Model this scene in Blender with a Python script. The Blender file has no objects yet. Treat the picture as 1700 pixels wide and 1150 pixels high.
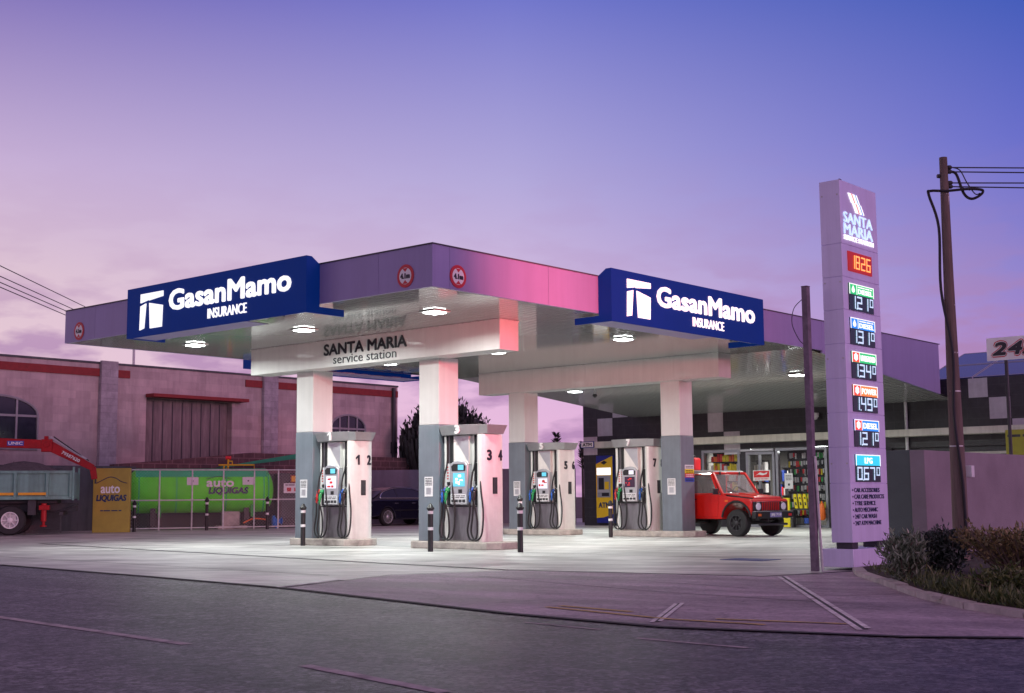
import bpy, bmesh, math, random
from mathutils import Vector, Matrix
R = math.radians
SC = bpy.context.scene
COL = SC.collection
random.seed(7)

def lin(r, g, b):
    f = lambda c: (c/255/12.92) if c/255 <= .04045 else ((c/255+.055)/1.055)**2.4
    return (f(r), f(g), f(b), 1)

# ------------------------------------------------------------------ camera
cd = bpy.data.cameras.new('camera'); cam = bpy.data.objects.new('camera', cd); COL.objects.link(cam)
YAW, PIT, ROL = .7144, .1145, -.0085
fw = Vector((math.cos(YAW)*math.cos(PIT), math.sin(YAW)*math.cos(PIT), math.sin(PIT)))
ri = Vector((math.sin(YAW), -math.cos(YAW), 0)); up = ri.cross(fw)
r2 = ri*math.cos(ROL)+up*math.sin(ROL); u2 = -ri*math.sin(ROL)+up*math.cos(ROL)
mw = Matrix((r2, u2, -fw)).transposed().to_4x4(); mw.translation = Vector((-15.802, -15.496, 1.075))
cam.matrix_world = mw
cd.sensor_width = 36; cd.lens = 2165.5/1700*36; cd.clip_start = .1; cd.clip_end = 3000
SC.camera = cam

# ------------------------------------------------------------------ dusk sky
W = bpy.data.worlds.new('World'); SC.world = W; W.use_nodes = True
nt = W.node_tree; N = nt.nodes; L = nt.links; N.clear()
def nd(t, **k):
    n = N.new(t)
    for a, v in k.items(): setattr(n, a, v)
    return n
def ramp(n, stops):
    e = n.color_ramp.elements
    e[0].position, e[0].color = stops[0]; e[1].position, e[1].color = stops[-1]
    for p, c in stops[1:-1]:
        q = e.new(p); q.color = c
tc = nd('ShaderNodeTexCoord'); sx = nd('ShaderNodeSeparateXYZ'); L.new(tc.outputs['Generated'], sx.inputs[0])
mr = nd('ShaderNodeMapRange'); mr.inputs[1].default_value = 0; mr.inputs[2].default_value = .6; L.new(sx.outputs[2], mr.inputs[0])
rl = nd('ShaderNodeValToRGB'); rc = nd('ShaderNodeValToRGB'); rr = nd('ShaderNodeValToRGB')
ramp(rl, [(0, lin(236,198,210)), (.16, lin(230,200,212)), (.27, lin(221,194,210)), (.40, lin(198,174,212)), (.61, lin(122,108,182)), (1, lin(124,92,112))])
ramp(rc, [(0, lin(236,186,220)), (.16, lin(226,184,222)), (.27, lin(208,184,220)), (.40, lin(178,168,218)), (.61, lin(115,119,203)), (1, lin(124,92,112))])
ramp(rr, [(0, lin(216,150,208)), (.085, lin(206,150,208)), (.17, lin(166,134,202)), (.27, lin(142,130,204)), (.42, lin(102,108,201)), (.61, lin(48,84,180)), (1, lin(124,92,112))])
for q in (rl, rc, rr): L.new(mr.outputs[0], q.inputs[0])
dt = nd('ShaderNodeVectorMath', operation='DOT_PRODUCT'); L.new(tc.outputs['Generated'], dt.inputs[0]); dt.inputs[1].default_value = (ri.x, ri.y, 0)
m2 = nd('ShaderNodeMapRange'); m2.inputs[1].default_value = -.37; m2.inputs[2].default_value = 0; L.new(dt.outputs['Value'], m2.inputs[0])
m2b = nd('ShaderNodeMapRange'); m2b.inputs[1].default_value = 0; m2b.inputs[2].default_value = .37; L.new(dt.outputs['Value'], m2b.inputs[0])
mx0 = nd('ShaderNodeMixRGB'); L.new(m2.outputs[0], mx0.inputs[0]); L.new(rl.outputs[0], mx0.inputs[1]); L.new(rc.outputs[0], mx0.inputs[2])
mx1 = nd('ShaderNodeMixRGB'); L.new(m2b.outputs[0], mx1.inputs[0]); L.new(mx0.outputs[0], mx1.inputs[1]); L.new(rr.outputs[0], mx1.inputs[2])
# the bright afterglow low in the west, behind the camera
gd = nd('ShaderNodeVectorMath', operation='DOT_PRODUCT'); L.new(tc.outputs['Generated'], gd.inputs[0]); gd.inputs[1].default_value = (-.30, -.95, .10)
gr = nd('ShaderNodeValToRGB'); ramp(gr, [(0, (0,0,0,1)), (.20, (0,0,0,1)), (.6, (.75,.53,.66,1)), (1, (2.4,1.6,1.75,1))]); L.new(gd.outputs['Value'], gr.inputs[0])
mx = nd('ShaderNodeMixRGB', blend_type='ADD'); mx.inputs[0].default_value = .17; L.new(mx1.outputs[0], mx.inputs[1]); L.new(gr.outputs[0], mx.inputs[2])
# thin low clouds
mp = nd('ShaderNodeMapping'); mp.inputs['Scale'].default_value = (5, 5, 16); L.new(tc.outputs['Generated'], mp.inputs[0])
cn = nd('ShaderNodeTexNoise'); cn.inputs['Scale'].default_value = 3.2; cn.inputs['Detail'].default_value = 7; L.new(mp.outputs[0], cn.inputs['Vector'])
cr = nd('ShaderNodeValToRGB'); ramp(cr, [(.44, (0,0,0,1)), (.60, (1,1,1,1))]); L.new(cn.outputs['Fac'], cr.inputs[0])
cz = nd('ShaderNodeValToRGB'); ramp(cz, [(0, (.85,.85,.85,1)), (.19, (.75,.75,.75,1)), (.30, (.14,.14,.14,1)), (.45, (0,0,0,1))]); L.new(mr.outputs[0], cz.inputs[0])
cm = nd('ShaderNodeMath', operation='MULTIPLY'); L.new(cr.outputs[0], cm.inputs[0]); L.new(cz.outputs[0], cm.inputs[1])
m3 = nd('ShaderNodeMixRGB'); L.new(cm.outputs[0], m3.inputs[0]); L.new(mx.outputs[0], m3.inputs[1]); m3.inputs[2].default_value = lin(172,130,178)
# a dim real dusk sky under the glow
sky = nd('ShaderNodeTexSky'); sky.sky_type = 'NISHITA'; sky.sun_disc = False; sky.sun_elevation = R(3); sky.sun_rotation = R(180)
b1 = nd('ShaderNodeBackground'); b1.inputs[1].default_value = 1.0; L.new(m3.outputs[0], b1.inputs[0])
b2 = nd('ShaderNodeBackground'); b2.inputs[1].default_value = .004; L.new(sky.outputs[0], b2.inputs[0])
ad = nd('ShaderNodeAddShader'); L.new(b1.outputs[0], ad.inputs[0]); L.new(b2.outputs[0], ad.inputs[1])
wo = nd('ShaderNodeOutputWorld'); L.new(ad.outputs[0], wo.inputs[0])

# afterglow of the sun that has just set behind the camera
sd = bpy.data.lights.new('sun', 'SUN'); sun = bpy.data.objects.new('sun', sd); COL.objects.link(sun)
sd.energy = .66; sd.angle = R(10); sd.color = (1, .46, .66); sun.rotation_euler = (R(83), 0, R(8))
SC.view_settings.view_transform = 'Standard'; SC.view_settings.look = 'None'; SC.view_settings.exposure = 0; SC.view_settings.gamma = 1

# ------------------------------------------------------------------ materials
MATS = {}
def mat(name, c, rough=.5, metal=0, var=.12, scale=6, bump=0, bscale=40, coat=0, emit=None, es=0, alpha=1, spec=.5, stretch=(1,1,1), stain=None, stains=.5, trans=0):
    m = bpy.data.materials.new(name); m.use_nodes = True; MATS[name] = m
    t = m.node_tree; n = t.nodes; l = t.links; p = n['Principled BSDF']
    c = tuple(c)[:3]
    p.inputs['Roughness'].default_value = rough; p.inputs['Metallic'].default_value = metal
    p.inputs['Specular IOR Level'].default_value = spec; p.inputs['Coat Weight'].default_value = coat; p.inputs['Coat Roughness'].default_value = .06
    p.inputs['Transmission Weight'].default_value = trans; p.inputs['Alpha'].default_value = alpha
    t_ = n.new('ShaderNodeTexCoord'); mp = n.new('ShaderNodeMapping'); mp.inputs['Scale'].default_value = stretch; l.new(t_.outputs['Object'], mp.inputs[0])
    if var:
        a = n.new('ShaderNodeTexNoise'); a.inputs['Scale'].default_value = scale; a.inputs['Detail'].default_value = 8; a.inputs['Roughness'].default_value = .65; l.new(mp.outputs[0], a.inputs['Vector'])
        r_ = n.new('ShaderNodeValToRGB'); e = r_.color_ramp.elements
        e[0].position = .28; e[1].position = .72
        e[0].color = tuple(x*(1-var) for x in c)+(1,); e[1].color = tuple(min(1, x*(1+var)) for x in c)+(1,)
        l.new(a.outputs['Fac'], r_.inputs[0]); out = r_.outputs[0]
        if stain:
            b = n.new('ShaderNodeTexNoise'); b.inputs['Scale'].default_value = scale*.35; b.inputs['Detail'].default_value = 5; l.new(mp.outputs[0], b.inputs['Vector'])
            s = n.new('ShaderNodeValToRGB'); s.color_ramp.elements[0].position = .52; s.color_ramp.elements[1].position = .72
            s.color_ramp.elements[1].color = (stains,)*3+(1,); s.color_ramp.elements[0].color = (0,0,0,1); l.new(b.outputs['Fac'], s.inputs[0])
            k = n.new('ShaderNodeMixRGB'); l.new(s.outputs[0], k.inputs[0]); l.new(out, k.inputs[1]); k.inputs[2].default_value = tuple(stain)[:3]+(1,); out = k.outputs[0]
        l.new(out, p.inputs['Base Color'])
        rm = n.new('ShaderNodeMapRange'); rm.inputs[3].default_value = max(0, rough-.08); rm.inputs[4].default_value = min(1, rough+.1); l.new(a.outputs['Fac'], rm.inputs[0]); l.new(rm.outputs[0], p.inputs['Roughness'])
    else:
        p.inputs['Base Color'].default_value = c+(1,)
    if bump:
        q = n.new('ShaderNodeTexNoise'); q.inputs['Scale'].default_value = bscale; q.inputs['Detail'].default_value = 5; l.new(mp.outputs[0], q.inputs['Vector'])
        bn = n.new('ShaderNodeBump'); bn.inputs['Strength'].default_value = bump; bn.inputs['Distance'].default_value = .02; l.new(q.outputs['Fac'], bn.inputs['Height']); l.new(bn.outputs[0], p.inputs['Normal'])
    if emit:
        p.inputs['Emission Color'].default_value = tuple(emit)[:3]+(1,); p.inputs['Emission Strength'].default_value = es
    return m
def node_of(m, t): return [x for x in m.node_tree.nodes if x.bl_idname == t]

# asphalt: aggregate speckle, blotches, wheel tracks and cracks
def asphalt(name, c, rough, speck=.5, cracks=.8):
    m = mat(name, c, rough, var=.40, scale=1.1, bump=.6, bscale=75, spec=.32, stain=tuple(x*.5 for x in c), stains=.75, stretch=(1.4,.35,1))
    t = m.node_tree; n = t.nodes; l = t.links; p = n['Principled BSDF']
    src = p.inputs['Base Color'].links[0].from_socket
    tc = n.new('ShaderNodeTexCoord')
    def mul(src, sock, f):
        k = n.new('ShaderNodeMixRGB'); k.blend_type = 'MULTIPLY'; k.inputs[0].default_value = f; l.new(src, k.inputs[1]); l.new(sock, k.inputs[2]); return k.outputs[0]
    def rmp(sock, a_, b_, lo, hi):
        r_ = n.new('ShaderNodeValToRGB'); e = r_.color_ramp.elements; e[0].position = a_; e[0].color = (lo,lo,lo,1); e[1].position = b_; e[1].color = (hi,hi*.98,hi*.96,1); l.new(sock, r_.inputs[0]); return r_.outputs[0]
    for sc_, lo, hi in ((34, .25, 2.1), (13, .55, 1.45)):
        v = n.new('ShaderNodeTexVoronoi'); v.inputs['Scale'].default_value = sc_; l.new(tc.outputs['Object'], v.inputs['Vector'])
        sp = n.new('ShaderNodeSeparateColor'); l.new(v.outputs['Color'], sp.inputs[0]); src = mul(src, rmp(sp.outputs[0], .05, .95, lo, hi), speck)
    b = n.new('ShaderNodeTexNoise'); b.inputs['Scale'].default_value = 6; b.inputs['Detail'].default_value = 10; b.inputs['Roughness'].default_value = .8; l.new(tc.outputs['Object'], b.inputs['Vector']); src = mul(src, rmp(b.outputs['Fac'], .38, .64, .55, 1.35), speck)
    # cracks
    w = n.new('ShaderNodeTexNoise'); w.inputs['Scale'].default_value = 1.6; w.inputs['Detail'].default_value = 6; l.new(tc.outputs['Object'], w.inputs['Vector'])
    mxv = n.new('ShaderNodeMixRGB'); mxv.blend_type = 'LINEAR_LIGHT'; mxv.inputs[0].default_value = .45; l.new(tc.outputs['Object'], mxv.inputs[1]); l.new(w.outputs['Color'], mxv.inputs[2])
    v = n.new('ShaderNodeTexVoronoi'); v.feature = 'DISTANCE_TO_EDGE'; v.inputs['Scale'].default_value = .30; l.new(mxv.outputs[0], v.inputs['Vector']); src = mul(src, rmp(v.outputs['Distance'], .002, .007, .25, 1.0), cracks)
    l.new(src, p.inputs['Base Color'])
    return m
asphalt('asphalt', (.108,.112,.128), .45, .75)
asphalt('apron', (.44,.38,.44), .6, .18, .4)
asphalt('patch', (.085,.068,.066), .5, .8, 0)
mat('concrete', (.64,.63,.60), .45, spec=.35, var=.22, scale=1.3, bump=.25, bscale=30, stain=(.22,.21,.2), stains=.55, stretch=(1.6,.45,1))
def streaks(name, ang, k, sc, lo, hi):
    m = MATS[name]; t = m.node_tree; n = t.nodes; l = t.links; p = n['Principled BSDF']
    src = p.inputs['Base Color'].links[0].from_socket
    tc = n.new('ShaderNodeTexCoord'); mp = n.new('ShaderNodeMapping'); mp.vector_type = 'TEXTURE'; mp.inputs['Rotation'].default_value = (0,0,ang); mp.inputs['Scale'].default_value = (k,1,1); l.new(tc.outputs['Object'], mp.inputs[0])
    q = n.new('ShaderNodeTexNoise'); q.inputs['Scale'].default_value = sc; q.inputs['Detail'].default_value = 9; q.inputs['Roughness'].default_value = .7; l.new(mp.outputs[0], q.inputs['Vector'])
    r_ = n.new('ShaderNodeValToRGB'); e = r_.color_ramp.elements; e[0].position = .33; e[0].color = (lo,lo,lo,1); e[1].position = .62; e[1].color = (hi,hi,hi,1); l.new(q.outputs['Fac'], r_.inputs[0])
    x = n.new('ShaderNodeMixRGB'); x.blend_type = 'MULTIPLY'; x.inputs[0].default_value = 1; l.new(src, x.inputs[1]); l.new(r_.outputs[0], x.inputs[2]); l.new(x.outputs[0], p.inputs['Base Color'])
    h = n.new('ShaderNodeMapRange'); h.inputs[3].default_value = p.inputs['Roughness'].default_value-.14; h.inputs[4].default_value = p.inputs['Roughness'].default_value+.16; l.new(q.outputs['Fac'], h.inputs[0]); l.new(h.outputs[0], p.inputs['Roughness'])
streaks('concrete', R(-52), 7, 1.3, .48, 1.10); streaks('concrete', R(20), 5, .7, .70, 1.06); streaks('apron', R(-70), 5, .9, .62, 1.10); streaks('asphalt', R(-86), 14, .55, .70, 1.15)
mat('joint', (.05,.05,.055), .8, var=.3)
mat('kerb', (.48,.45,.42), .8, var=.3, scale=4, bump=.4)
mat('soil', (.045,.034,.028), .95, var=.4, scale=5, bump=.8)
mat('dust', (.12,.10,.09), .95, var=.3, scale=.4)
mat('old_white', (.78,.76,.74), .7, spec=.2, var=.35, scale=7, stain=(.16,.15,.16), stains=.75)
mat('worn_white', (.46,.42,.43), .7, spec=.2, var=.4, scale=9, stain=(.12,.11,.12), stains=.85)
mat('old_yellow', (.55,.42,.16), .7, spec=.2, var=.5, scale=7, stain=(.15,.13,.13), stains=.9)
mat('panel_lilac', (.31,.262,.48), .42, metal=.1, var=.05, scale=.8, coat=0)
mat('panel_white', (.60,.60,.59), .38, var=.06, scale=1.2, coat=.15)
mat('panel_grey', (.17,.20,.235), .42, var=.12, scale=2, stain=(.11,.125,.15), stains=.5)
mat('edge_dark', (.06,.055,.07), .5)
mat('sign_blue', (.003,.018,.16), .55, var=.1, scale=1, spec=.15, emit=(.0,.035,.24), es=.28)
mat('lit_white', (.9,.92,.92), .4, var=0, emit=(1,1,.97), es=.95)
mat('lit_cool', (.9,.92,.95), .4, var=0, emit=(.45,.76,1), es=.85)
mat('lit_red', (.8,.1,.05), .4, var=0, emit=(1,.36,.10), es=1.6)
mat('red_screen', (.2,.01,.005), .4, var=0, emit=(.9,.02,.0), es=.35)
mat('ink', (.012,.012,.02), .4, var=0)
mat('navy_ink', (.012,.03,.10), .4, var=0)
mat('white_ink', (.82,.82,.82), .4, var=0)
mat('red_ink', (.55,.02,.03), .4, var=0)
mat('black_plastic', (.018,.018,.02), .42, var=.2)
mat('rubber', (.016,.016,.018), .6, var=.2)
mat('steel', (.30,.29,.31), .33, metal=.85, var=.25, scale=3, stretch=(3,3,.6), stain=(.14,.12,.13), stains=.55)
mat('galv', (.60,.60,.60), .5, metal=.15, var=.25, scale=12)
mat('chrome', (.8,.8,.82), .15, metal=1, var=.1)
mat('dark_steel', (.055,.054,.06), .5, metal=.4, var=.25)
mat('pump_white', (.78,.77,.73), .35, var=.06, coat=.3)
mat('pump_grey', (.33,.33,.345), .36, metal=.4, var=.08, coat=.2)
mat('silver', (.52,.53,.56), .35, metal=.5, var=.06)
mat('plinth', (.44,.40,.36), .85, var=.3, scale=5, bump=.4, stain=(.10,.085,.08), stains=.85)
mat('screen_cyan', (.1,.3,.4), .2, var=0, emit=(.10,.55,.72), es=.9)
mat('screen_pale', (.5,.5,.55), .2, var=0, emit=(.75,.72,.82), es=.8)
mat('screen_dark', (.02,.02,.03), .15, var=0, emit=(.15,.05,.12), es=.3)
mat('pump_green', (.03,.42,.07), .4, var=0)
mat('nozzle_green', (.02,.33,.10), .4, var=0); mat('nozzle_blue', (.02,.13,.55), .4, var=0); mat('nozzle_red', (.6,.03,.03), .4, var=0)
mat('label_white', (.75,.75,.76), .5, var=.1, scale=30)
mat('lens', (.9,.9,.9), .4, var=0, emit=(.93,1,.97), es=18)
mat('mauve_wall', (.53,.41,.40), .9, var=.13, scale=1.6, bump=.35, bscale=14, stain=(.36,.27,.28), stains=.6)
mat('block_pale', (.42,.37,.40), .85, var=.25, scale=4, bump=.5, bscale=8)
mat('band_red', (.25,.03,.03), .8, var=.2)
mat('pane_dark', (.015,.017,.03), .12, var=.2, spec=.6)
mat('frame_grey', (.30,.29,.30), .5, var=.15)
mat('shutter_wood', (.22,.175,.17), .75, var=.3, scale=3, stretch=(4,4,.5))
mat('brick', (.15,.088,.085), .9, var=.3, scale=4, bump=.4)
mat('grey_wall', (.095,.10,.105), .85, var=.2, scale=1.5, bump=.3, stain=(.09,.09,.10), stains=.6)
mat('blue_grey_wall', (.22,.20,.26), .85, var=.15, scale=1.5, bump=.3)
mat('pink_wall', (.28,.245,.27), .88, var=.16, scale=1.2, bump=.35, stain=(.2,.16,.18), stains=.6)
mat('green_tint', (.10,.13,.12), .85, var=.15, scale=1.4, bump=.2)
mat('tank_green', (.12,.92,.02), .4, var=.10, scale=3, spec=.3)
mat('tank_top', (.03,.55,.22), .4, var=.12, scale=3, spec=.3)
mat('gold', (.40,.30,.045), .5, metal=0, var=.15, scale=2)
mat('truck_green', (.16,.34,.29), .5, var=.18, scale=3, stain=(.13,.15,.13), stains=.6)
mat('truck_red', (.36,.006,.010), .4, var=.25, spec=.3)
mat('amber_tape', (.75,.38,.02), .5, var=.2)
mat('gravel', (.10,.10,.105), .95, var=.4, scale=8, bump=.8)
mat('pipe_yellow', (.70,.42,.01), .5, var=.1)
mat('valve_blue', (.01,.16,.55), .5, var=.1)
mat('cloth_green', (.02,.30,.17), .6, var=.15)
mat('car_navy', (.010,.010,.03), .18, metal=.2, var=.05, coat=1)
mat('car_glass', (.02,.025,.06), .06, var=.1, spec=.8)
mat('jeep_red', (.60,.012,.008), .3, var=.14, scale=2.5, coat=.8, stain=(.36,.03,.02), stains=.4)
mat('jeep_glass', (.42,.43,.41), .06, var=.2, scale=4, spec=.7, alpha=.38)  # pale colour stands in for the bright canopy reflected in the glass
mat('canvas_grey', (.36,.36,.35), .75, var=.12)
mat('canvas_black', (.02,.02,.022), .8, var=.2)
mat('lamp_glass', (.75,.78,.85), .1, var=0, spec=.8)
mat('plate_blue', (.25,.24,.50), .4, var=0)
mat('shop_dark', (.030,.028,.034), .42, var=.3, scale=6, bump=.3, bscale=20)
mat('shop_tile', (.48,.46,.50), .5, var=.12, scale=5)
mat('shop_band', (.55,.53,.46), .7, var=.15, scale=2)
mat('alu', (.30,.31,.34), .35, metal=.6, var=.12)
mat('shop_glass', (.04,.05,.055), .03, var=0, spec=.6, alpha=.12)
mat('shop_inner', (.13,.125,.12), .8, var=.2)
mat('atm_yellow', (.80,.48,.015), .4, var=.06); mat('atm_blue', (.012,.02,.22), .4, var=.06)
mat('atm_grey', (.34,.35,.40), .4, metal=.3, var=.1)
mat('hi_yellow', (.80,.66,.015), .45, var=.1); mat('hi_orange', (.80,.16,.02), .45, var=.1); mat('hi_red', (.70,.025,.03), .45, var=.1)
mat('hi_blue', (.03,.08,.45), .45, var=.1)
mat('pylon_lilac', (.74,.70,.96), .42, metal=.15, var=.06, scale=1.5, coat=.15)
mat('led_green', (.02,.35,.12), .4, var=0, emit=(.02,.55,.16), es=.9)
mat('led_blue', (.02,.15,.5), .4, var=0, emit=(.02,.26,.85), es=.9)
mat('led_cyan', (.02,.4,.6), .4, var=0, emit=(.03,.62,.85), es=.95)
mat('led_orange', (.6,.15,.03), .4, var=0, emit=(1,.24,.05), es=.95)
mat('led_red', (.6,.05,.03), .4, var=0, emit=(1,.07,.03), es=.95)
mat('led_black', (.004,.008,.012), .25, var=0, emit=(0,.02,.03), es=.3)
mat('wood_pole', (.17,.125,.11), .85, var=.35, scale=5, bump=.5, stretch=(6,6,.4))
mat('rust_post', (.19,.15,.19), .6, metal=.3, var=.35, scale=9)
mat('wire', (.015,.015,.02), .6, var=0)
mat('solar', (.012,.03,.13), .15, var=.15, scale=3, coat=.8)
mat('solar_line', (.45,.47,.55), .4, var=0)
mat('banner_yellow', (.33,.33,.03), .6, var=.1)
mat('board_white', (.82,.80,.82), .5, var=.06)
def leafmat(name, a, b, rough=.5):
    m = mat(name, a, rough, var=0)
    t = m.node_tree; n = t.nodes; g = n.new('ShaderNodeNewGeometry'); r_ = n.new('ShaderNodeValToRGB')
    r_.color_ramp.elements[0].color = tuple(a)+(1,); r_.color_ramp.elements[1].color = tuple(b)+(1,)
    t.links.new(g.outputs['Random Per Island'], r_.inputs[0]); t.links.new(r_.outputs[0], n['Principled BSDF'].inputs['Base Color'])
    return m
leafmat('leaf_oleander', (.018,.05,.014), (.30,.36,.26), .3)
leafmat('leaf_dark', (.012,.022,.018), (.035,.05,.04))
leafmat('leaf_brown', (.06,.075,.02), (.30,.22,.10))
leafmat('leaf_grass', (.018,.05,.008), (.14,.16,.05))
leafmat('leaf_tree', (.010,.014,.012), (.03,.032,.026))
mat('bark', (.16,.12,.10), .9, var=.3, scale=12)
def slats():
    m = mat('soffit', (.33,.34,.33), .085, var=0, spec=.6)
    t = m.node_tree; n = t.nodes; l = t.links; p = n['Principled BSDF']
    tc = n.new('ShaderNodeTexCoord'); w = n.new('ShaderNodeTexWave'); w.bands_direction = 'Y'; w.wave_profile = 'SAW'; w.inputs['Scale'].default_value = 1.9; l.new(tc.outputs['Object'], w.inputs['Vector'])
    r_ = n.new('ShaderNodeValToRGB'); e = r_.color_ramp.elements; e[0].position = .05; e[0].color = (.12,.12,.12,1); e[1].position = .14; e[1].color = (.33,.34,.33,1); l.new(w.outputs['Fac'], r_.inputs[0]); l.new(r_.outputs[0], p.inputs['Base Color'])
    q = n.new('ShaderNodeTexNoise'); q.inputs['Scale'].default_value = 1.3; l.new(tc.outputs['Object'], q.inputs['Vector'])
    ad_ = n.new('ShaderNodeMath'); ad_.operation = 'MULTIPLY_ADD'; l.new(q.outputs['Fac'], ad_.inputs[0]); ad_.inputs[1].default_value = .5; l.new(w.outputs['Fac'], ad_.inputs[2])
    b = n.new('ShaderNodeBump'); b.inputs['Strength'].default_value = .10; b.inputs['Distance'].default_value = .010; l.new(ad_.outputs[0], b.inputs['Height']); l.new(b.outputs[0], p.inputs['Normal'])
slats()
def blocks(name, sx, sy, mortar, strength, axis):
    m = MATS[name]; t = m.node_tree; n = t.nodes; l = t.links; p = n['Principled BSDF']
    src = p.inputs['Base Color'].links[0].from_socket
    tc = n.new('ShaderNodeTexCoord'); s = n.new('ShaderNodeSeparateXYZ'); c = n.new('ShaderNodeCombineXYZ'); l.new(tc.outputs['Object'], s.inputs[0])
    l.new(s.outputs[axis], c.inputs[0]); l.new(s.outputs[2], c.inputs[1])
    b = n.new('ShaderNodeTexBrick'); b.inputs['Scale'].default_value = 1; b.inputs['Brick Width'].default_value = sx; b.inputs['Row Height'].default_value = sy; b.inputs['Mortar Size'].default_value = mortar
    b.inputs['Color1'].default_value = (1,1,1,1); b.inputs['Color2'].default_value = (.8,.8,.8,1); b.inputs['Mortar'].default_value = (strength,)*3+(1,); l.new(c.outputs[0], b.inputs['Vector'])
    k = n.new('ShaderNodeMixRGB'); k.blend_type = 'MULTIPLY'; k.inputs[0].default_value = 1; l.new(src, k.inputs[1]); l.new(b.outputs['Color'], k.inputs[2]); l.new(k.outputs[0], p.inputs['Base Color'])
def drips(name, lo, hi, sx=2.2, sz_=.16):               # rain streaks running down a surface
    m = MATS[name]; t = m.node_tree; n = t.nodes; l = t.links; p = n['Principled BSDF']
    src = p.inputs['Base Color'].links[0].from_socket
    tc = n.new('ShaderNodeTexCoord'); mp = n.new('ShaderNodeMapping'); mp.inputs['Scale'].default_value = (sx,sx,sz_); l.new(tc.outputs['Object'], mp.inputs[0])
    q = n.new('ShaderNodeTexNoise'); q.inputs['Scale'].default_value = 1.5; q.inputs['Detail'].default_value = 8; q.inputs['Roughness'].default_value = .7; l.new(mp.outputs[0], q.inputs['Vector'])
    r_ = n.new('ShaderNodeValToRGB'); e = r_.color_ramp.elements; e[0].position = .36; e[0].color = (lo,lo,lo,1); e[1].position = .58; e[1].color = (hi,hi,hi,1); l.new(q.outputs['Fac'], r_.inputs[0])
    x = n.new('ShaderNodeMixRGB'); x.blend_type = 'MULTIPLY'; x.inputs[0].default_value = 1; l.new(src, x.inputs[1]); l.new(r_.outputs[0], x.inputs[2]); l.new(x.outputs[0], p.inputs['Base Color'])
drips('mauve_wall', .84, 1.04, 1.6); drips('block_pale', .85, 1.04); drips('grey_wall', .70, 1.1); drips('blue_grey_wall', .82, 1.04); drips('panel_white', .95, 1.02, 4); drips('panel_lilac', .95, 1.03, 2); drips('panel_grey', .92, 1.03, 5); drips('pylon_lilac', .94, 1.03, 5); drips('truck_green', .75, 1.08, 4); drips('pump_white', .93, 1.02, 8); drips('shutter_wood', .78, 1.08, 4); drips('shop_band', .85, 1.04, 4); drips('shop_tile', .90, 1.03, 4); drips('tank_green', .86, 1.04, 3)
blocks('mauve_wall', .6, .30, .008, .85, 0); blocks('brick', .52, .27, .018, 1.7, 0); blocks('block_pale', .8, .27, .012, .75, 0)

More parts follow.
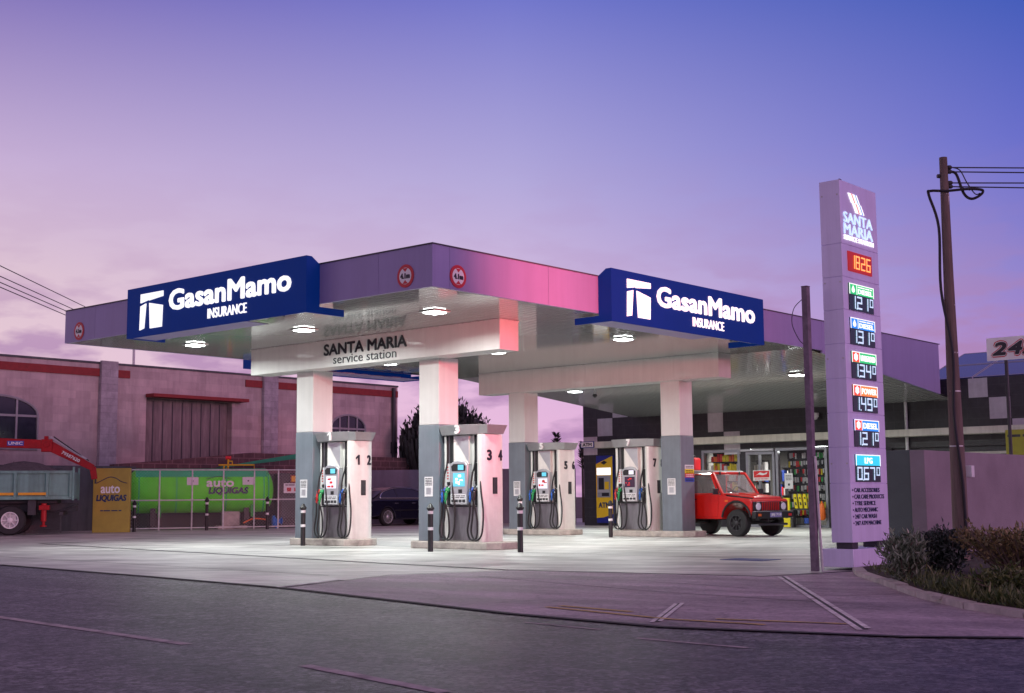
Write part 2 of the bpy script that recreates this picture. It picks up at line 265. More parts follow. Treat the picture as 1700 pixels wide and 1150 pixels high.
# ------------------------------------------------------------------ mesh helpers
def fm(face, o, x, y, z):
    if face == 'F': return (o[0]+x, o[1]-z, o[2]+y)
    if face == 'L': return (o[0]-z, o[1]-x, o[2]+y)
    if face == 'R': return (o[0]+z, o[1]+x, o[2]+y)
    if face == 'B': return (o[0]-x, o[1]+z, o[2]+y)
    return (o[0]+x, o[1]+y, o[2]+z)
class MB:
    def __init__(s): s.v = []; s.f = []; s.m = []
    def add(s, vs, fs, m=0):
        k = len(s.v); s.v += [tuple(v) for v in vs]; s.f += [tuple(i+k for i in f) for f in fs]; s.m += [m]*len(fs); return s
    def box(s, x0, y0, z0, x1, y1, z1, m=0):
        v = [(x, y, z) for z in (z0, z1) for y in (y0, y1) for x in (x0, x1)]
        return s.add(v, [(0,2,3,1),(4,5,7,6),(0,1,5,4),(2,6,7,3),(0,4,6,2),(1,3,7,5)], m)
    def hull8(s, a, b, m=0):                       # two quads joined
        return s.add(list(a)+list(b), [(3,2,1,0),(4,5,6,7),(0,1,5,4),(1,2,6,5),(2,3,7,6),(3,0,4,7)], m)
    def prism(s, pts, vec, m=0):                   # polygon pushed along vec
        n = len(pts); vec = Vector(vec); v = [Vector(p) for p in pts]; v += [p+vec for p in v]
        return s.add(v, [tuple(range(n))[::-1], tuple(range(n, 2*n))]+[(i, (i+1) % n, (i+1) % n+n, i+n) for i in range(n)], m)
    def plate(s, face, o, pts, d, m=0, z0=0):      # flat polygon on a face, d thick
        n = len(pts); v = [fm(face, o, x, y, z0) for x, y in pts]+[fm(face, o, x, y, z0+d) for x, y in pts]
        return s.add(v, [tuple(range(n))[::-1], tuple(range(n, 2*n))]+[(i, (i+1) % n, (i+1) % n+n, i+n) for i in range(n)], m)
    def rect(s, face, o, x0, y0, x1, y1, d=.004, m=0, z0=0): return s.plate(face, o, [(x0,y0),(x1,y0),(x1,y1),(x0,y1)], d, m, z0)
    def cyl(s, a, b, r0, r1=None, n=12, m=0, caps=True):
        r1 = r0 if r1 is None else r1; a = Vector(a); b = Vector(b); d = (b-a).normalized()
        p = d.orthogonal().normalized(); q = d.cross(p)
        v = [c+(p*math.cos(t)+q*math.sin(t))*r for c, r in ((a, r0), (b, r1)) for t in [2*math.pi*i/n for i in range(n)]]
        f = [(i, (i+1) % n, (i+1) % n+n, i+n) for i in range(n)]
        if caps: f += [tuple(range(n))[::-1], tuple(range(n, 2*n))]
        return s.add(v, f, m)
    def tube(s, pts, r, n=6, m=0):
        pts = [Vector(p) for p in pts]; K = len(pts); v = []; rs = r if isinstance(r, (list, tuple)) else [r]*K
        p = None
        for i, c in enumerate(pts):
            d = (pts[min(i+1, K-1)]-pts[max(i-1, 0)]).normalized()
            if p is None: p = d.orthogonal().normalized()
            p = (p-d*p.dot(d)); p = p.normalized() if p.length > 1e-6 else d.orthogonal().normalized()
            q = d.cross(p)
            v += [c+(p*math.cos(2*math.pi*j/n)+q*math.sin(2*math.pi*j/n))*rs[i] for j in range(n)]
        f = [(i*n+j, i*n+(j+1) % n, (i+1)*n+(j+1) % n, (i+1)*n+j) for i in range(K-1) for j in range(n)]
        f += [tuple(range(n))[::-1], tuple(range((K-1)*n, K*n))]
        return s.add(v, f, m)
    def lathe(s, a, d, prof, n=16, m=0):           # profile of (along, radius) round the axis d from a
        a = Vector(a); d = Vector(d).normalized(); p = d.orthogonal().normalized(); q = d.cross(p); K = len(prof)
        v = [a+d*t+(p*math.cos(2*math.pi*j/n)+q*math.sin(2*math.pi*j/n))*r for t, r in prof for j in range(n)]
        f = [(i*n+j, i*n+(j+1) % n, (i+1)*n+(j+1) % n, (i+1)*n+j) for i in range(K-1) for j in range(n)]
        if prof[0][1] > 1e-4: f.append(tuple(range(n))[::-1])
        if prof[-1][1] > 1e-4: f.append(tuple(range((K-1)*n, K*n)))
        return s.add(v, f, m)
    def mesh(s, name, mats, smooth=30):
        me = bpy.data.meshes.new(name); me.from_pydata(s.v, [], s.f)
        for k in ([mats] if isinstance(mats, str) else mats): me.materials.append(MATS[k])
        me.polygons.foreach_set('material_index', s.m)
        b = bmesh.new(); b.from_mesh(me); bmesh.ops.recalc_face_normals(b, faces=b.faces); b.to_mesh(me); b.free()
        if smooth:
            me.polygons.foreach_set('use_smooth', [True]*len(me.polygons)); me.set_sharp_from_angle(angle=R(smooth))
        me.update(); return me
    def build(s, name, mats, parent=None, bevel=0, smooth=30, label=None, seg=2):
        return put(name, s.mesh(name, mats, smooth), parent, bevel, label, seg)
def put(name, me, parent=None, bevel=0, label=None, seg=2):
    o = bpy.data.objects.new(name, me); COL.objects.link(o)
    if parent: o.parent = parent
    if bevel:
        b = o.modifiers.new('bevel', 'BEVEL'); b.width = bevel; b.segments = seg; b.limit_method = 'ANGLE'; b.angle_limit = R(40)
    if label: o['label'] = label
    return o
def tag(o, label, cat, group=None, kind=None):
    o['label'] = label; o['category'] = cat
    if group: o['group'] = group
    if kind: o['kind'] = kind
    return o
def thing(name, label, cat, loc=(0,0,0), rz=0, group=None):
    o = bpy.data.objects.new(name, None); COL.objects.link(o); o.location = loc; o.rotation_euler = (0, 0, rz); o.empty_display_size = .3
    return tag(o, label, cat, group)
def struct(name, mb, m, smooth=0):
    o = mb.build(name, m, smooth=smooth); o['kind'] = 'structure'; return o
def copy_tree(o, parent=None):
    c = o.copy(); COL.objects.link(c)
    if parent: c.parent = parent
    for ch in [x for x in SC.objects if x.parent == o]: copy_tree(ch, c)
    return c
def bez(pts, k=8):                                  # smooth curve through points
    P = [Vector(p) for p in pts]; out = []
    for i in range(len(P)-1):
        a, b, c, d = P[max(i-1, 0)], P[i], P[i+1], P[min(i+2, len(P)-1)]
        for j in range(k):
            t = j/k; out.append(.5*((2*b)+(c-a)*t+(2*a-5*b+4*c-d)*t*t+(3*b-a-3*c+d)*t**3))
    return out+[P[-1]]
TXT = {}
def text(name, s, face, o, w, h, m, parent=None, bold=0, d=.006, shear=0, z0=.002, label=None, sp=1, wt=0):
    """lettering fitted into w x h, its centre at o on the given face"""
    wt = max(wt, bold*1.6); bold = 0
    key = (s, bold, shear, sp)
    if key not in TXT:
        c = bpy.data.curves.new('lettering', 'FONT'); c.body = s; c.size = 1; c.offset = bold; c.extrude = .5; c.resolution_u = 3; c.shear = shear; c.space_character = sp; c.align_x = 'CENTER'
        t = bpy.data.objects.new('lettering', c); me = t.to_mesh()
        vs = [tuple(v.co) for v in me.vertices]; fs = [tuple(p.vertices) for p in me.polygons]; t.to_mesh_clear()
        bpy.data.objects.remove(t); bpy.data.curves.remove(c); TXT[key] = (vs, fs)
    vs, fs = TXT[key]
    xs = [v[0] for v in vs]; ys = [v[1] for v in vs]; x0, x1, y0, y1 = min(xs), max(xs), min(ys), max(ys)
    mb = MB(); g = wt*h; ww = w-2*g; hh = h-2*g
    for i in range(9 if wt else 1):
        ox, oy = (0, 0) if i == 0 else (g*math.cos(math.pi*i/4), g*math.sin(math.pi*i/4))
        mb.add([fm(face, o, ((v[0]-x0)/(x1-x0)-.5)*ww+ox, ((v[1]-y0)/(y1-y0)-.5)*hh+oy, z0+(v[2]+.5)*(d+i*.0003)) for v in vs], fs)
    me = bpy.data.meshes.new(name); me.from_pydata(mb.v, [], mb.f); me.materials.append(MATS[m]); me.update()
    return put(name, me, parent, label=label)
def scribble(mb, face, o, x0, y0, x1, y1, rows, m, d=.003, z0=.004, seed=1):
    """rows of print too small to read"""
    rnd = random.Random(seed); h = (y1-y0)/rows
    for i in range(rows):
        x = x0
        while x < x1-.01:
            w = min(rnd.uniform(.12, .4)*(x1-x0), x1-x)
            mb.rect(face, o, x, y0+i*h+h*.25, x+w*.85, y0+i*h+h*.7, d, m, z0); x += w
SEG = {'0':'abcdef','1':'bc','2':'abged','3':'abgcd','4':'fgbc','5':'afgcd','6':'afgedc','7':'abc','8':'abcdefg','9':'abcdfg'}
def digits(mb, s, face, o, x0, y0, w, h, m=0, t=.17, slant=.0, z0=.004, d=.004):
    """seven segment figures; each figure w wide, h high"""
    T = t*w
    R_ = {'a':(0,h-T,w,h),'b':(w-T,h/2,w,h),'c':(w-T,0,w,h/2),'d':(0,0,w,T),'e':(0,0,T,h/2),'f':(0,h/2,T,h),'g':(0,h/2-T/2,w,h/2+T/2)}
    for k in SEG[s]:
        a, b, c, e = R_[k]; g = .012*w
        mb.plate(face, o, [(x0+a+g+slant*b, y0+b+g), (x0+c-g+slant*b, y0+b+g), (x0+c-g+slant*e, y0+e-g), (x0+a+g+slant*e, y0+e-g)], d, m, z0+(ord(k)-97)*.0004)

def figure_one(face, o, w, h, m, parent, d=.02, z0=0):
    """a figure 1 with its flag"""
    mb = MB(); mb.plate(face, o, [(-.02*w,-h/2),(.42*w,-h/2),(.42*w,h/2),(.08*w,h/2),(-.55*w,.24*h),(-.55*w,.04*h),(-.02*w,.24*h)], d, 0, z0); return mb.build('number', m, parent, smooth=0)

# ------------------------------------------------------------------ ground
def sheet(name, pts, z, m):
    mb = MB(); mb.add([(x, y, z) for x, y in pts], [tuple(range(len(pts)))]); return struct(name, mb, m)
sheet('ground', [(-700,-700),(900,-700),(900,900),(-700,900)], -.012, 'dust')
edge = [(-4.2,140),(-4.3,30),(-4.45,14),(-4.68,5.59),(-5.2,.4),(-5.6,-2.92),(-6.2,-5.6),(-6.63,-7.51),(-6.82,-9.31),(-6.36,-11.17),(-5.92,-11.9),(-5.2,-14),(-4.6,-18),(-4.2,-30),(-4,-140)]
sheet('road', edge+[(-19,-140),(-19,140)], 0, 'asphalt')
joint = [(1.6,17.5),(1.21,14.86),(-.19,4.93),(-.9,.2),(-1.24,-2.83),(-.55,-6.6),(1.09,-7.05)]
kerbl = [(1.09,-7.05),(.2,-7.55),(-1.07,-8.47),(-2.73,-9.65),(-3.82,-10.6),(-4.43,-11.37),(-4.75,-12.4),(-4.55,-14),(-4.0,-18),(-3.5,-30)]
fore = [(-4.2,60),(-4.3,30),(-4.45,14),(-4.66,5.59),(-5.18,.4),(-5.56,-2.9),(-3.04,-2.18),(-1.24,-2.83),(-.55,-6.6),(1.09,-7.05),(5.25,-6.1),(22.4,-6.6),(34,-6.6),(34,60)]
sheet('forecourt', fore, .004, 'concrete')
sheet('driveway', [(-5.58,-2.94),(-3.04,-2.20),(-1.26,-2.85),(-.57,-6.6),(1.09,-7.07)]+kerbl[1:]+[(-4,-30),(-4.6,-18),(-5.2,-14),(-5.92,-11.9),(-6.36,-11.17),(-6.80,-9.31),(-6.61,-7.51),(-6.18,-5.6)], .006, 'apron')
def strip(pts, w, z, m, name):
    mb = MB(); v = []; f = []
    for i, p in enumerate(pts):
        a = Vector(pts[max(i-1,0)]); b = Vector(pts[min(i+1,len(pts)-1)]); d = (b-a).normalized(); n_ = Vector((-d.y, d.x))*w/2
        v += [(p[0]+n_.x, p[1]+n_.y, z), (p[0]-n_.x, p[1]-n_.y, z)]
    f = [(2*i, 2*i+1, 2*i+3, 2*i+2) for i in range(len(pts)-1)]
    mb.add(v, f); return struct(name, mb, m)
strip(joint[1:], .10, .010, 'joint', 'slab_joint')
strip([(-5.58,-2.95),(-4.3,-2.55),(-3.04,-2.19),(-1.24,-2.85)], .035, .011, 'joint', 'slab_joint')
strip([(-5.58,-2.85),(-4.75,-2.6),(-4.1,-2.38)], .08, .012, 'old_white', 'road_marking')
strip([(-3.2,-2.5),(-2.2,-5.9),(-2.6,-7.6)], .02, .0105, 'joint', 'slab_joint')
strip([(-2.6,-3.4),(-3.6,-6.9),(-3.9,-9.3)], .022, .0108, 'joint', 'slab_joint')
strip([(-3.9,-8.1),(-3.0,-9.0),(-2.4,-9.35)], .02, .0106, 'joint', 'slab_joint')
strip([(12.5,15.5),(4.2,15.6),(1.3,14.9)], .06, .0102, 'joint', 'slab_joint')
strip([(.3,6.3),(6,6.0),(12,6.3)], .025, .0101, 'joint', 'slab_joint')
strip([(3.6,-6.2),(3.4,-1),(3.5,8),(3.9,16)], .04, .0104, 'joint', 'slab_joint')
strip([(-.4,3.2),(8,2.9),(16,3.2)], .03, .0102, 'joint', 'slab_joint')
strip([(0,9.6),(9,9.2),(18,9.8)], .03, .0102, 'joint', 'slab_joint')
strip([(-2.9,15),(-3.2,6),(-3.6,-1.5)], .03, .0102, 'joint', 'slab_joint')
strip([(-.9,.2),(3.5,-.4),(9,-.2),(16,.2)], .025, .0101, 'joint', 'slab_joint')
strip([(7.0,-6),(7.2,0),(7.4,6),(8,14)], .025, .0103, 'joint', 'slab_joint')
strip(edge[3:11], .10, .0115, 'joint', 'road_edge')
for o_ in (-.075, .075):
    strip([(-.5+o_,-6.85),(-6.05+o_,-10.7)], .05, .012, 'old_white', 'road_marking')
    strip([(-4.81+o_*.8,-8.13),(-6.5+o_*.8,-9.02)], .04, .012, 'old_white', 'road_marking')
strip([(-.5,-6.85),(-6.05,-10.7)], .07, .0111, 'joint', 'slab_joint'); strip([(-4.81,-8.13),(-6.5,-9.02)], .06, .0111, 'joint', 'slab_joint')
strip([(-5.71,-7.34),(-5.85,-8.3)], .08, .0125, 'old_yellow', 'road_marking'); strip([(-5.9,-7.32),(-6.25,-9.0),(-6.2,-9.9)], .07, .0125, 'old_yellow', 'road_marking')
strip([(-6.0,-9.3),(-5.75,-10.4)], .07, .0126, 'old_yellow', 'road_marking')
for a, b in (((-9.3,0),(-9.92,-7.17)), ((-10.19,-8.83),(-10.48,-10.37)), ((-8.3,9),(-8.9,4)), ((-7.6,20),(-8.0,14))): strip([a, b], .10, .004, 'worn_white', 'road_marking')
strip([(-7.15,-8.1),(-7.25,-9.0)], .05, .004, 'worn_white', 'road_marking'); strip([(-7.6,-9.6),(-7.65,-10.6)], .06, .004, 'worn_white', 'road_marking')
mb = MB(); mb.box(2.95,-4.55,.005,3.55,-3.75,.012); struct('drain_cover', mb, 'atm_blue')
# kerb and planting bed at the right
mb = MB(); out = []
for i, p in enumerate(kerbl):
    a = Vector(kerbl[max(i-1,0)]); b = Vector(kerbl[min(i+1,len(kerbl)-1)]); d = (b-a).normalized(); out.append((p[0]-d.y*.14, p[1]+d.x*.14))
for i in range(len(kerbl)-1):
    a, b, c, d = kerbl[i], kerbl[i+1], out[i+1], out[i]
    n_ = max(1, int((Vector(b)-Vector(a)).length/.8))
    for k in range(n_):
        q = [Vector(a).lerp(Vector(b), (k+.012)/n_), Vector(a).lerp(Vector(b), (k+.988)/n_), Vector(d).lerp(Vector(c), (k+.988)/n_), Vector(d).lerp(Vector(c), (k+.012)/n_)]
        h = .07+random.uniform(-.015,.012)
        mb.hull8([(x,y,-.01) for x,y in q], [(x,y,h) for x,y in q])
struct('kerb', mb, 'kerb')
mb = MB(); mb.add([(x,y,.05) for x,y in out]+[(14,-30,.05),(12,-6.65,.05),(5.3,-6.2,.05),(2.4,-6.6,.05)], [tuple(range(len(out)+4))]); struct('planting_bed', mb, 'soil')

# ------------------------------------------------------------------ canopy
H, TP, LU, LV = 4.669, 5.41, 21.2, 11.86
UK, SL = 13.2, .0915
def sz(u): return H-max(0, u-UK)*SL
can = thing('canopy', 'white filling station canopy with lilac fascia on four grey and white columns', 'canopy')
mb = MB()
for a, b in ((.06, UK), (UK, 22.26)):
    mb.add([(a,.06,sz(a)+.004),(b,.06,sz(b)+.004),(b,LV-.06,sz(b)+.004),(a,LV-.06,sz(a)+.004)], [(0,3,2,1)])
    mb.add([(a,.06,sz(a)+.06),(b,.06,sz(b)+.06),(b,LV-.06,sz(b)+.06),(a,LV-.06,sz(a)+.06)], [(0,1,2,3)])
mb.build('soffit', 'soffit', can, smooth=0)
mb = MB(); mb.box(.05,.05,TP-.12,LU-.05,LV-.05,TP-.06); mb.build('roof_sheet', 'dark_steel', can, smooth=0)
def fascia(face):
    mb = MB()
    if face == 'F':
        us = [.06,.43,3.14,4.9,8.1,11,14.0,17.5,LU]
        for i in range(len(us)-1):
            a, b = us[i]+.003, us[i+1]-.003
            lo = lambda u: H if u < 14 else 4.605-(u-14)*.0915
            mb.hull8([(a,0,lo(a+.01)),(b,0,lo(b-.01)),(b,0,TP),(a,0,TP)], [(a,.06,lo(a+.01)),(b,.06,lo(b-.01)),(b,.06,TP),(a,.06,TP)])
    elif face == 'L':
        for a, b in ((0,1.35),(1.35,3.2),(3.2,6),(6,8.9),(8.9,10.6),(10.6,LV)): mb.box(0, a+.003 if a else 0, H, .06, b-.003, TP)
    elif face == 'B':
        mb.box(.063, LV-.06, H, LU, LV, TP)
    else:
        mb.box(LU-.001, .062, 3.95, LU+.05, LV-.062, TP)
    return mb
for f_ in 'FLBR': fascia(f_).build('fascia', 'panel_lilac', can, smooth=0)
mb = MB(); mb.box(-.02,-.02,TP+.002,LU+.06,.08,TP+.022); mb.box(-.02,.08,TP+.002,.08,LV,TP+.022); mb.box(.08,LV-.08,TP+.002,LU+.06,LV+.02,TP+.022); mb.build('roof_trim', 'edge_dark', can, smooth=0)
BZ = 4.047
def beam(u, v0, v1, seams):
    mb = MB(); e = [v0]+seams+[v1]
    for a, b in zip(e, e[1:]): mb.box(u, a+(.002 if a != v0 else 0), BZ, u+.585, b-(.002 if b != v1 else 0), H+.001)
    o = mb.build('beam', 'panel_white', can, smooth=0)
    mb = MB(); mb.box(u-.012, v0-.012, H-.022, u+.6, v1+.012, H-.002); mb.build('beam_trim', 'galv', o, smooth=0)
    return o
bm1 = beam(3.856, 1.882, 9.943, [4.0, 7.3]); bm2 = beam(12.518, 2.134, 10.37, [3.5, 6.4, 9.0])
text('lettering', 'SANTA MARIA', 'L', (3.856, 5.91, 4.445), 2.72, .27, 'ink', bm1, wt=.045)
text('lettering', 'service station', 'L', (3.856, 5.91, 4.20), 2.06, .19, 'ink', bm1)
CW = .602
COLS = [(4.207, 8.042), (4.207, 3.935), (12.72, 8.786), (12.72, 3.471)]
for u, v in COLS:
    mb = MB(); mb.box(u, v, 2.62, u+CW, v+CW, BZ+.02); o = mb.build('column', 'panel_white', can, bevel=.012)
    mb = MB(); mb.box(u-.008, v-.008, .14, u+CW+.008, v+CW+.008, 2.618); mb.build('cladding', 'panel_grey', o, bevel=.012)
    nv = v+.30
    mb = MB(); mb.rect('L', (u-.010, nv, 1.30), -.125, -.21, .125, .21, .004); scribble(mb, 'L', (u-.010, nv, 1.30), -.10, .02, .10, .19, 5, 1); mb.rect('L', (u-.010, nv, 1.30), -.07, -.16, .07, -.02, .003, 2, .004)
    mb.build('notice', ['label_white', 'ink', 'silver'], o, smooth=0)
u, v = COLS[3]
mb = MB(); O_ = (13.09, v-.010, 1.64)
for i, k in enumerate((3, 1, 2, 0)): mb.rect('F', O_, -.21, -.22+i*.11, .21, -.22+i*.11+.108, .005, k); 
for i in range(4): scribble(mb, 'F', O_, -.18, -.21+i*.11, .18, -.13+i*.11, 2, 4 if i != 1 else 0, seed=i, z0=.006)
mb.build('safety_notice', ['label_white', 'red_ink', 'hi_yellow', 'hi_blue', 'ink'], [x for x in can.children if x.name.startswith('column')][3], smooth=0)

# lights set in the soffit
k = 0
LIGHT_POWER = 172
posn = {2.2: 'near the front corner', 8.4: 'between the two beams', 16.5: 'in the rear row'}
nmv = {2.1: 'close to the right fascia', 6.0: 'in the middle of its row', 9.9: 'far left of its row'}
L0 = None
for u in (2.2, 8.4, 16.5):
    for v in (2.1, 6.0, 9.9):
        z = sz(u); t = thing('canopy_light', 'square canopy light %s, %s' % (posn[u], nmv[v]), 'light', (u, v, z), 0, 'lights under the canopy')
        if L0 is None:
            mb = MB(); mb.box(-.22,-.22,-.022,.22,.22,.0); hm = mb.mesh('housing', 'panel_white')
            mb = MB(); mb.box(-.16,-.16,-.045,.16,.16,-.023); lm = mb.mesh('lens', 'lens')
            ld = bpy.data.lights.new('lamp', 'AREA'); ld.shape = 'DISK'; ld.size = .30; ld.energy = LIGHT_POWER; ld.color = (.93, 1, .95); ld.spread = R(165); L0 = 1
        put('housing', hm, t, .012); put('lens', lm, t, .02)
        lo = bpy.data.objects.new('lamp', ld); COL.objects.link(lo); lo.parent = t; lo.location = (0,0,-.05)
# small camera hanging under the rear soffit
t = thing('security_camera', 'small camera hanging on a rod under the canopy soffit behind the second beam', 'camera', (14.9, 7.9, sz(14.9)))
mb = MB(); mb.cyl((0,0,0),(0,0,-.45),.015,n=8); mb.build('rod', 'galv', t); mb = MB(); mb.lathe((0,0,-.45),(0,0,-1),[(0,.05),(.02,.07),(.06,.065),(.10,.03),(.11,0)],12); mb.build('dome', 'black_plastic', t)

# round height limit signs on the fascia
def limit_sign(face, o, label):
    t = thing('height_limit_sign', label, 'sign', o, 0, 'height limit signs on the fascia'); Z_ = (0,0,0)
    circ = lambda r, n=28: [(r*math.cos(2*math.pi*i/n), r*math.sin(2*math.pi*i/n)) for i in range(n)]
    mb = MB(); mb.plate(face, Z_, circ(.205), .012, 0, .002); mb.plate(face, Z_, circ(.148), .004, 1, .013)
    mb.build('disc', ['red_ink', 'white_ink'], t, smooth=0)
    mb = MB(); mb.plate(face, Z_, [(-.065,.137),(.065,.137),(0,.072)], .003, 0, .018); mb.plate(face, Z_, [(-.065,-.137),(0,-.072),(.065,-.137)], .003, 0, .018); mb.build('arrow', 'red_ink', t, smooth=0)
    text('lettering', '4.1m', face, (0,0,0),   .235, .10, 'ink', t, wt=.06, z0=.018)
limit_sign('F', (.63,0,4.91), 'round red rimmed 4.1 m sign on the pink lit fascia right of the corner')
limit_sign('L', (0,.65,4.92), 'round red rimmed 4.1 m sign on the lilac fascia just left of the corner')
limit_sign('L', (0,11.24,4.90), 'round red rimmed 4.1 m sign at the far left end of the fascia')

# blue illuminated sign boxes
def sign_box(face, o, label, lit=True):
    """o = lower left of the front, 5.86 wide, 1.06 high"""
    t = thing('sign_box', label, 'sign', o, 0, 'blue sign boxes on the canopy'); Wd, Hd = 5.87, 1.06; Z_ = (0,0,0)
    mb = MB()
    prof = [(0,0),(0,Hd),(-.05,Hd),(-.36,Hd-.20),(-.36,.26),(-.36,.245),(-.30,.15),(-.30,.13)]     # (back, up)
    pts = [(0,0),(0,Hd),(-.10,Hd),(-.296,Hd-.13),(-.296,.13),(-.9,.13),(-.9,0)]
    for x in (.003, Wd-.05):
        v = [fm(face, Z_, x, y, z) for z, y in pts]+[fm(face, Z_, x+.047, y, z) for z, y in pts]; n_ = len(pts)
        mb.add(v, [tuple(range(n_))[::-1], tuple(range(n_, 2*n_))]+[(i, (i+1) % n_, (i+1) % n_+n_, i+n_) for i in range(n_)])
    mb.rect(face, Z_, 0, 0, Wd, Hd, .03); mb.plate(face, Z_, [(.05,Hd-.02),(Wd-.05,Hd-.02),(Wd-.05,Hd),(.05,Hd)], .10, 0, -.10)
    mb.build('casing', 'sign_blue', t, smooth=0)
    mb = MB(); mb.plate(face, Z_, [(.056,.02),(3.9,.02),(3.9,.035),(.056,.035)], .62, 0, -.66); mb.build('bottom_tray', 'panel_lilac', t, smooth=0)
    mb = MB()                                      # frame and ballast boxes seen in the open underside
    mb.plate(face, Z_, [(.06,.06),(Wd-.06,.06),(Wd-.06,.09),(.06,.09)], .06, 0, -.28)
    rnd = random.Random(3)
    for i in range(8):
        x = .4+i*.62+rnd.uniform(-.1,.1); w = rnd.uniform(.15,.45); mb.plate(face, Z_, [(x,.03),(x+w,.03),(x+w,.11),(x,.11)], .10, i % 3, -.22)
    mb.build('underside_frame', ['galv', 'dark_steel', 'panel_lilac'], t, smooth=0)
    if not lit: return t
    mb = MB()
    mb.plate(face, Z_, [(.52,.90),(1.33,.90),(1.33,.79),(.82,.745),(.79,.775),(.76,.75),(.52,.715)], .02, 0, .03)
    mb.plate(face, Z_, [(.52,.645),(.72,.69),(.66,.17),(.50,.14)], .02, 0, .03)
    mb.plate(face, Z_, [(.84,.69),(.90,.68),(1.32,.60),(1.30,.15),(.88,.15)], .02, 0, .03)
    mb.build('lighthouse_emblem', 'lit_white', t, smooth=0)
    text('lettering', 'GasanMamo', face, fm(face, Z_, 3.50, .665, .03), 3.90, .44, 'lit_white', t, d=.02, sp=1.02, wt=.042)
    text('lettering', 'INSURANCE', face, fm(face, Z_, 3.50, .26, .03), 1.24, .20, 'lit_white', t, d=.02)
    return t
sign_box('L', (-.3, 8.80, 4.48), 'long blue insurance sign box on the left fascia of the canopy')
sign_box('F', (4.69,-.3,4.49), 'long blue insurance sign box on the right fascia of the canopy')
sign_box('B', (11.2, LV+.3, 4.47), 'blue sign box seen from underneath on the back edge of the canopy', False)

# ------------------------------------------------------------------ pump islands
for i, (u0, u1, v0, v1, lab) in enumerate(((3.95,4.97,6.45,8.75,'under the pump marked 1'), (3.95,4.97,2.15,4.75,'under the pump marked 3'), (12.45,13.42,7.1,9.6,'under the pump marked 5'), (12.45,13.42,3.05,5.75,'under the pump marked 7'))):
    c = .22; p = [(u0+c,v0),(u1-c,v0),(u1,v0+c),(u1,v1-c),(u1-c,v1),(u0+c,v1),(u0,v1-c),(u0,v0+c)]
    mb = MB(); mb.prism([(x,y,.003) for x,y in p], (0,0,.15))
    o = mb.build('pump_island', 'plinth', None, bevel=.02); tag(o, 'low stained concrete island '+lab, 'pump island', 'concrete pump islands')

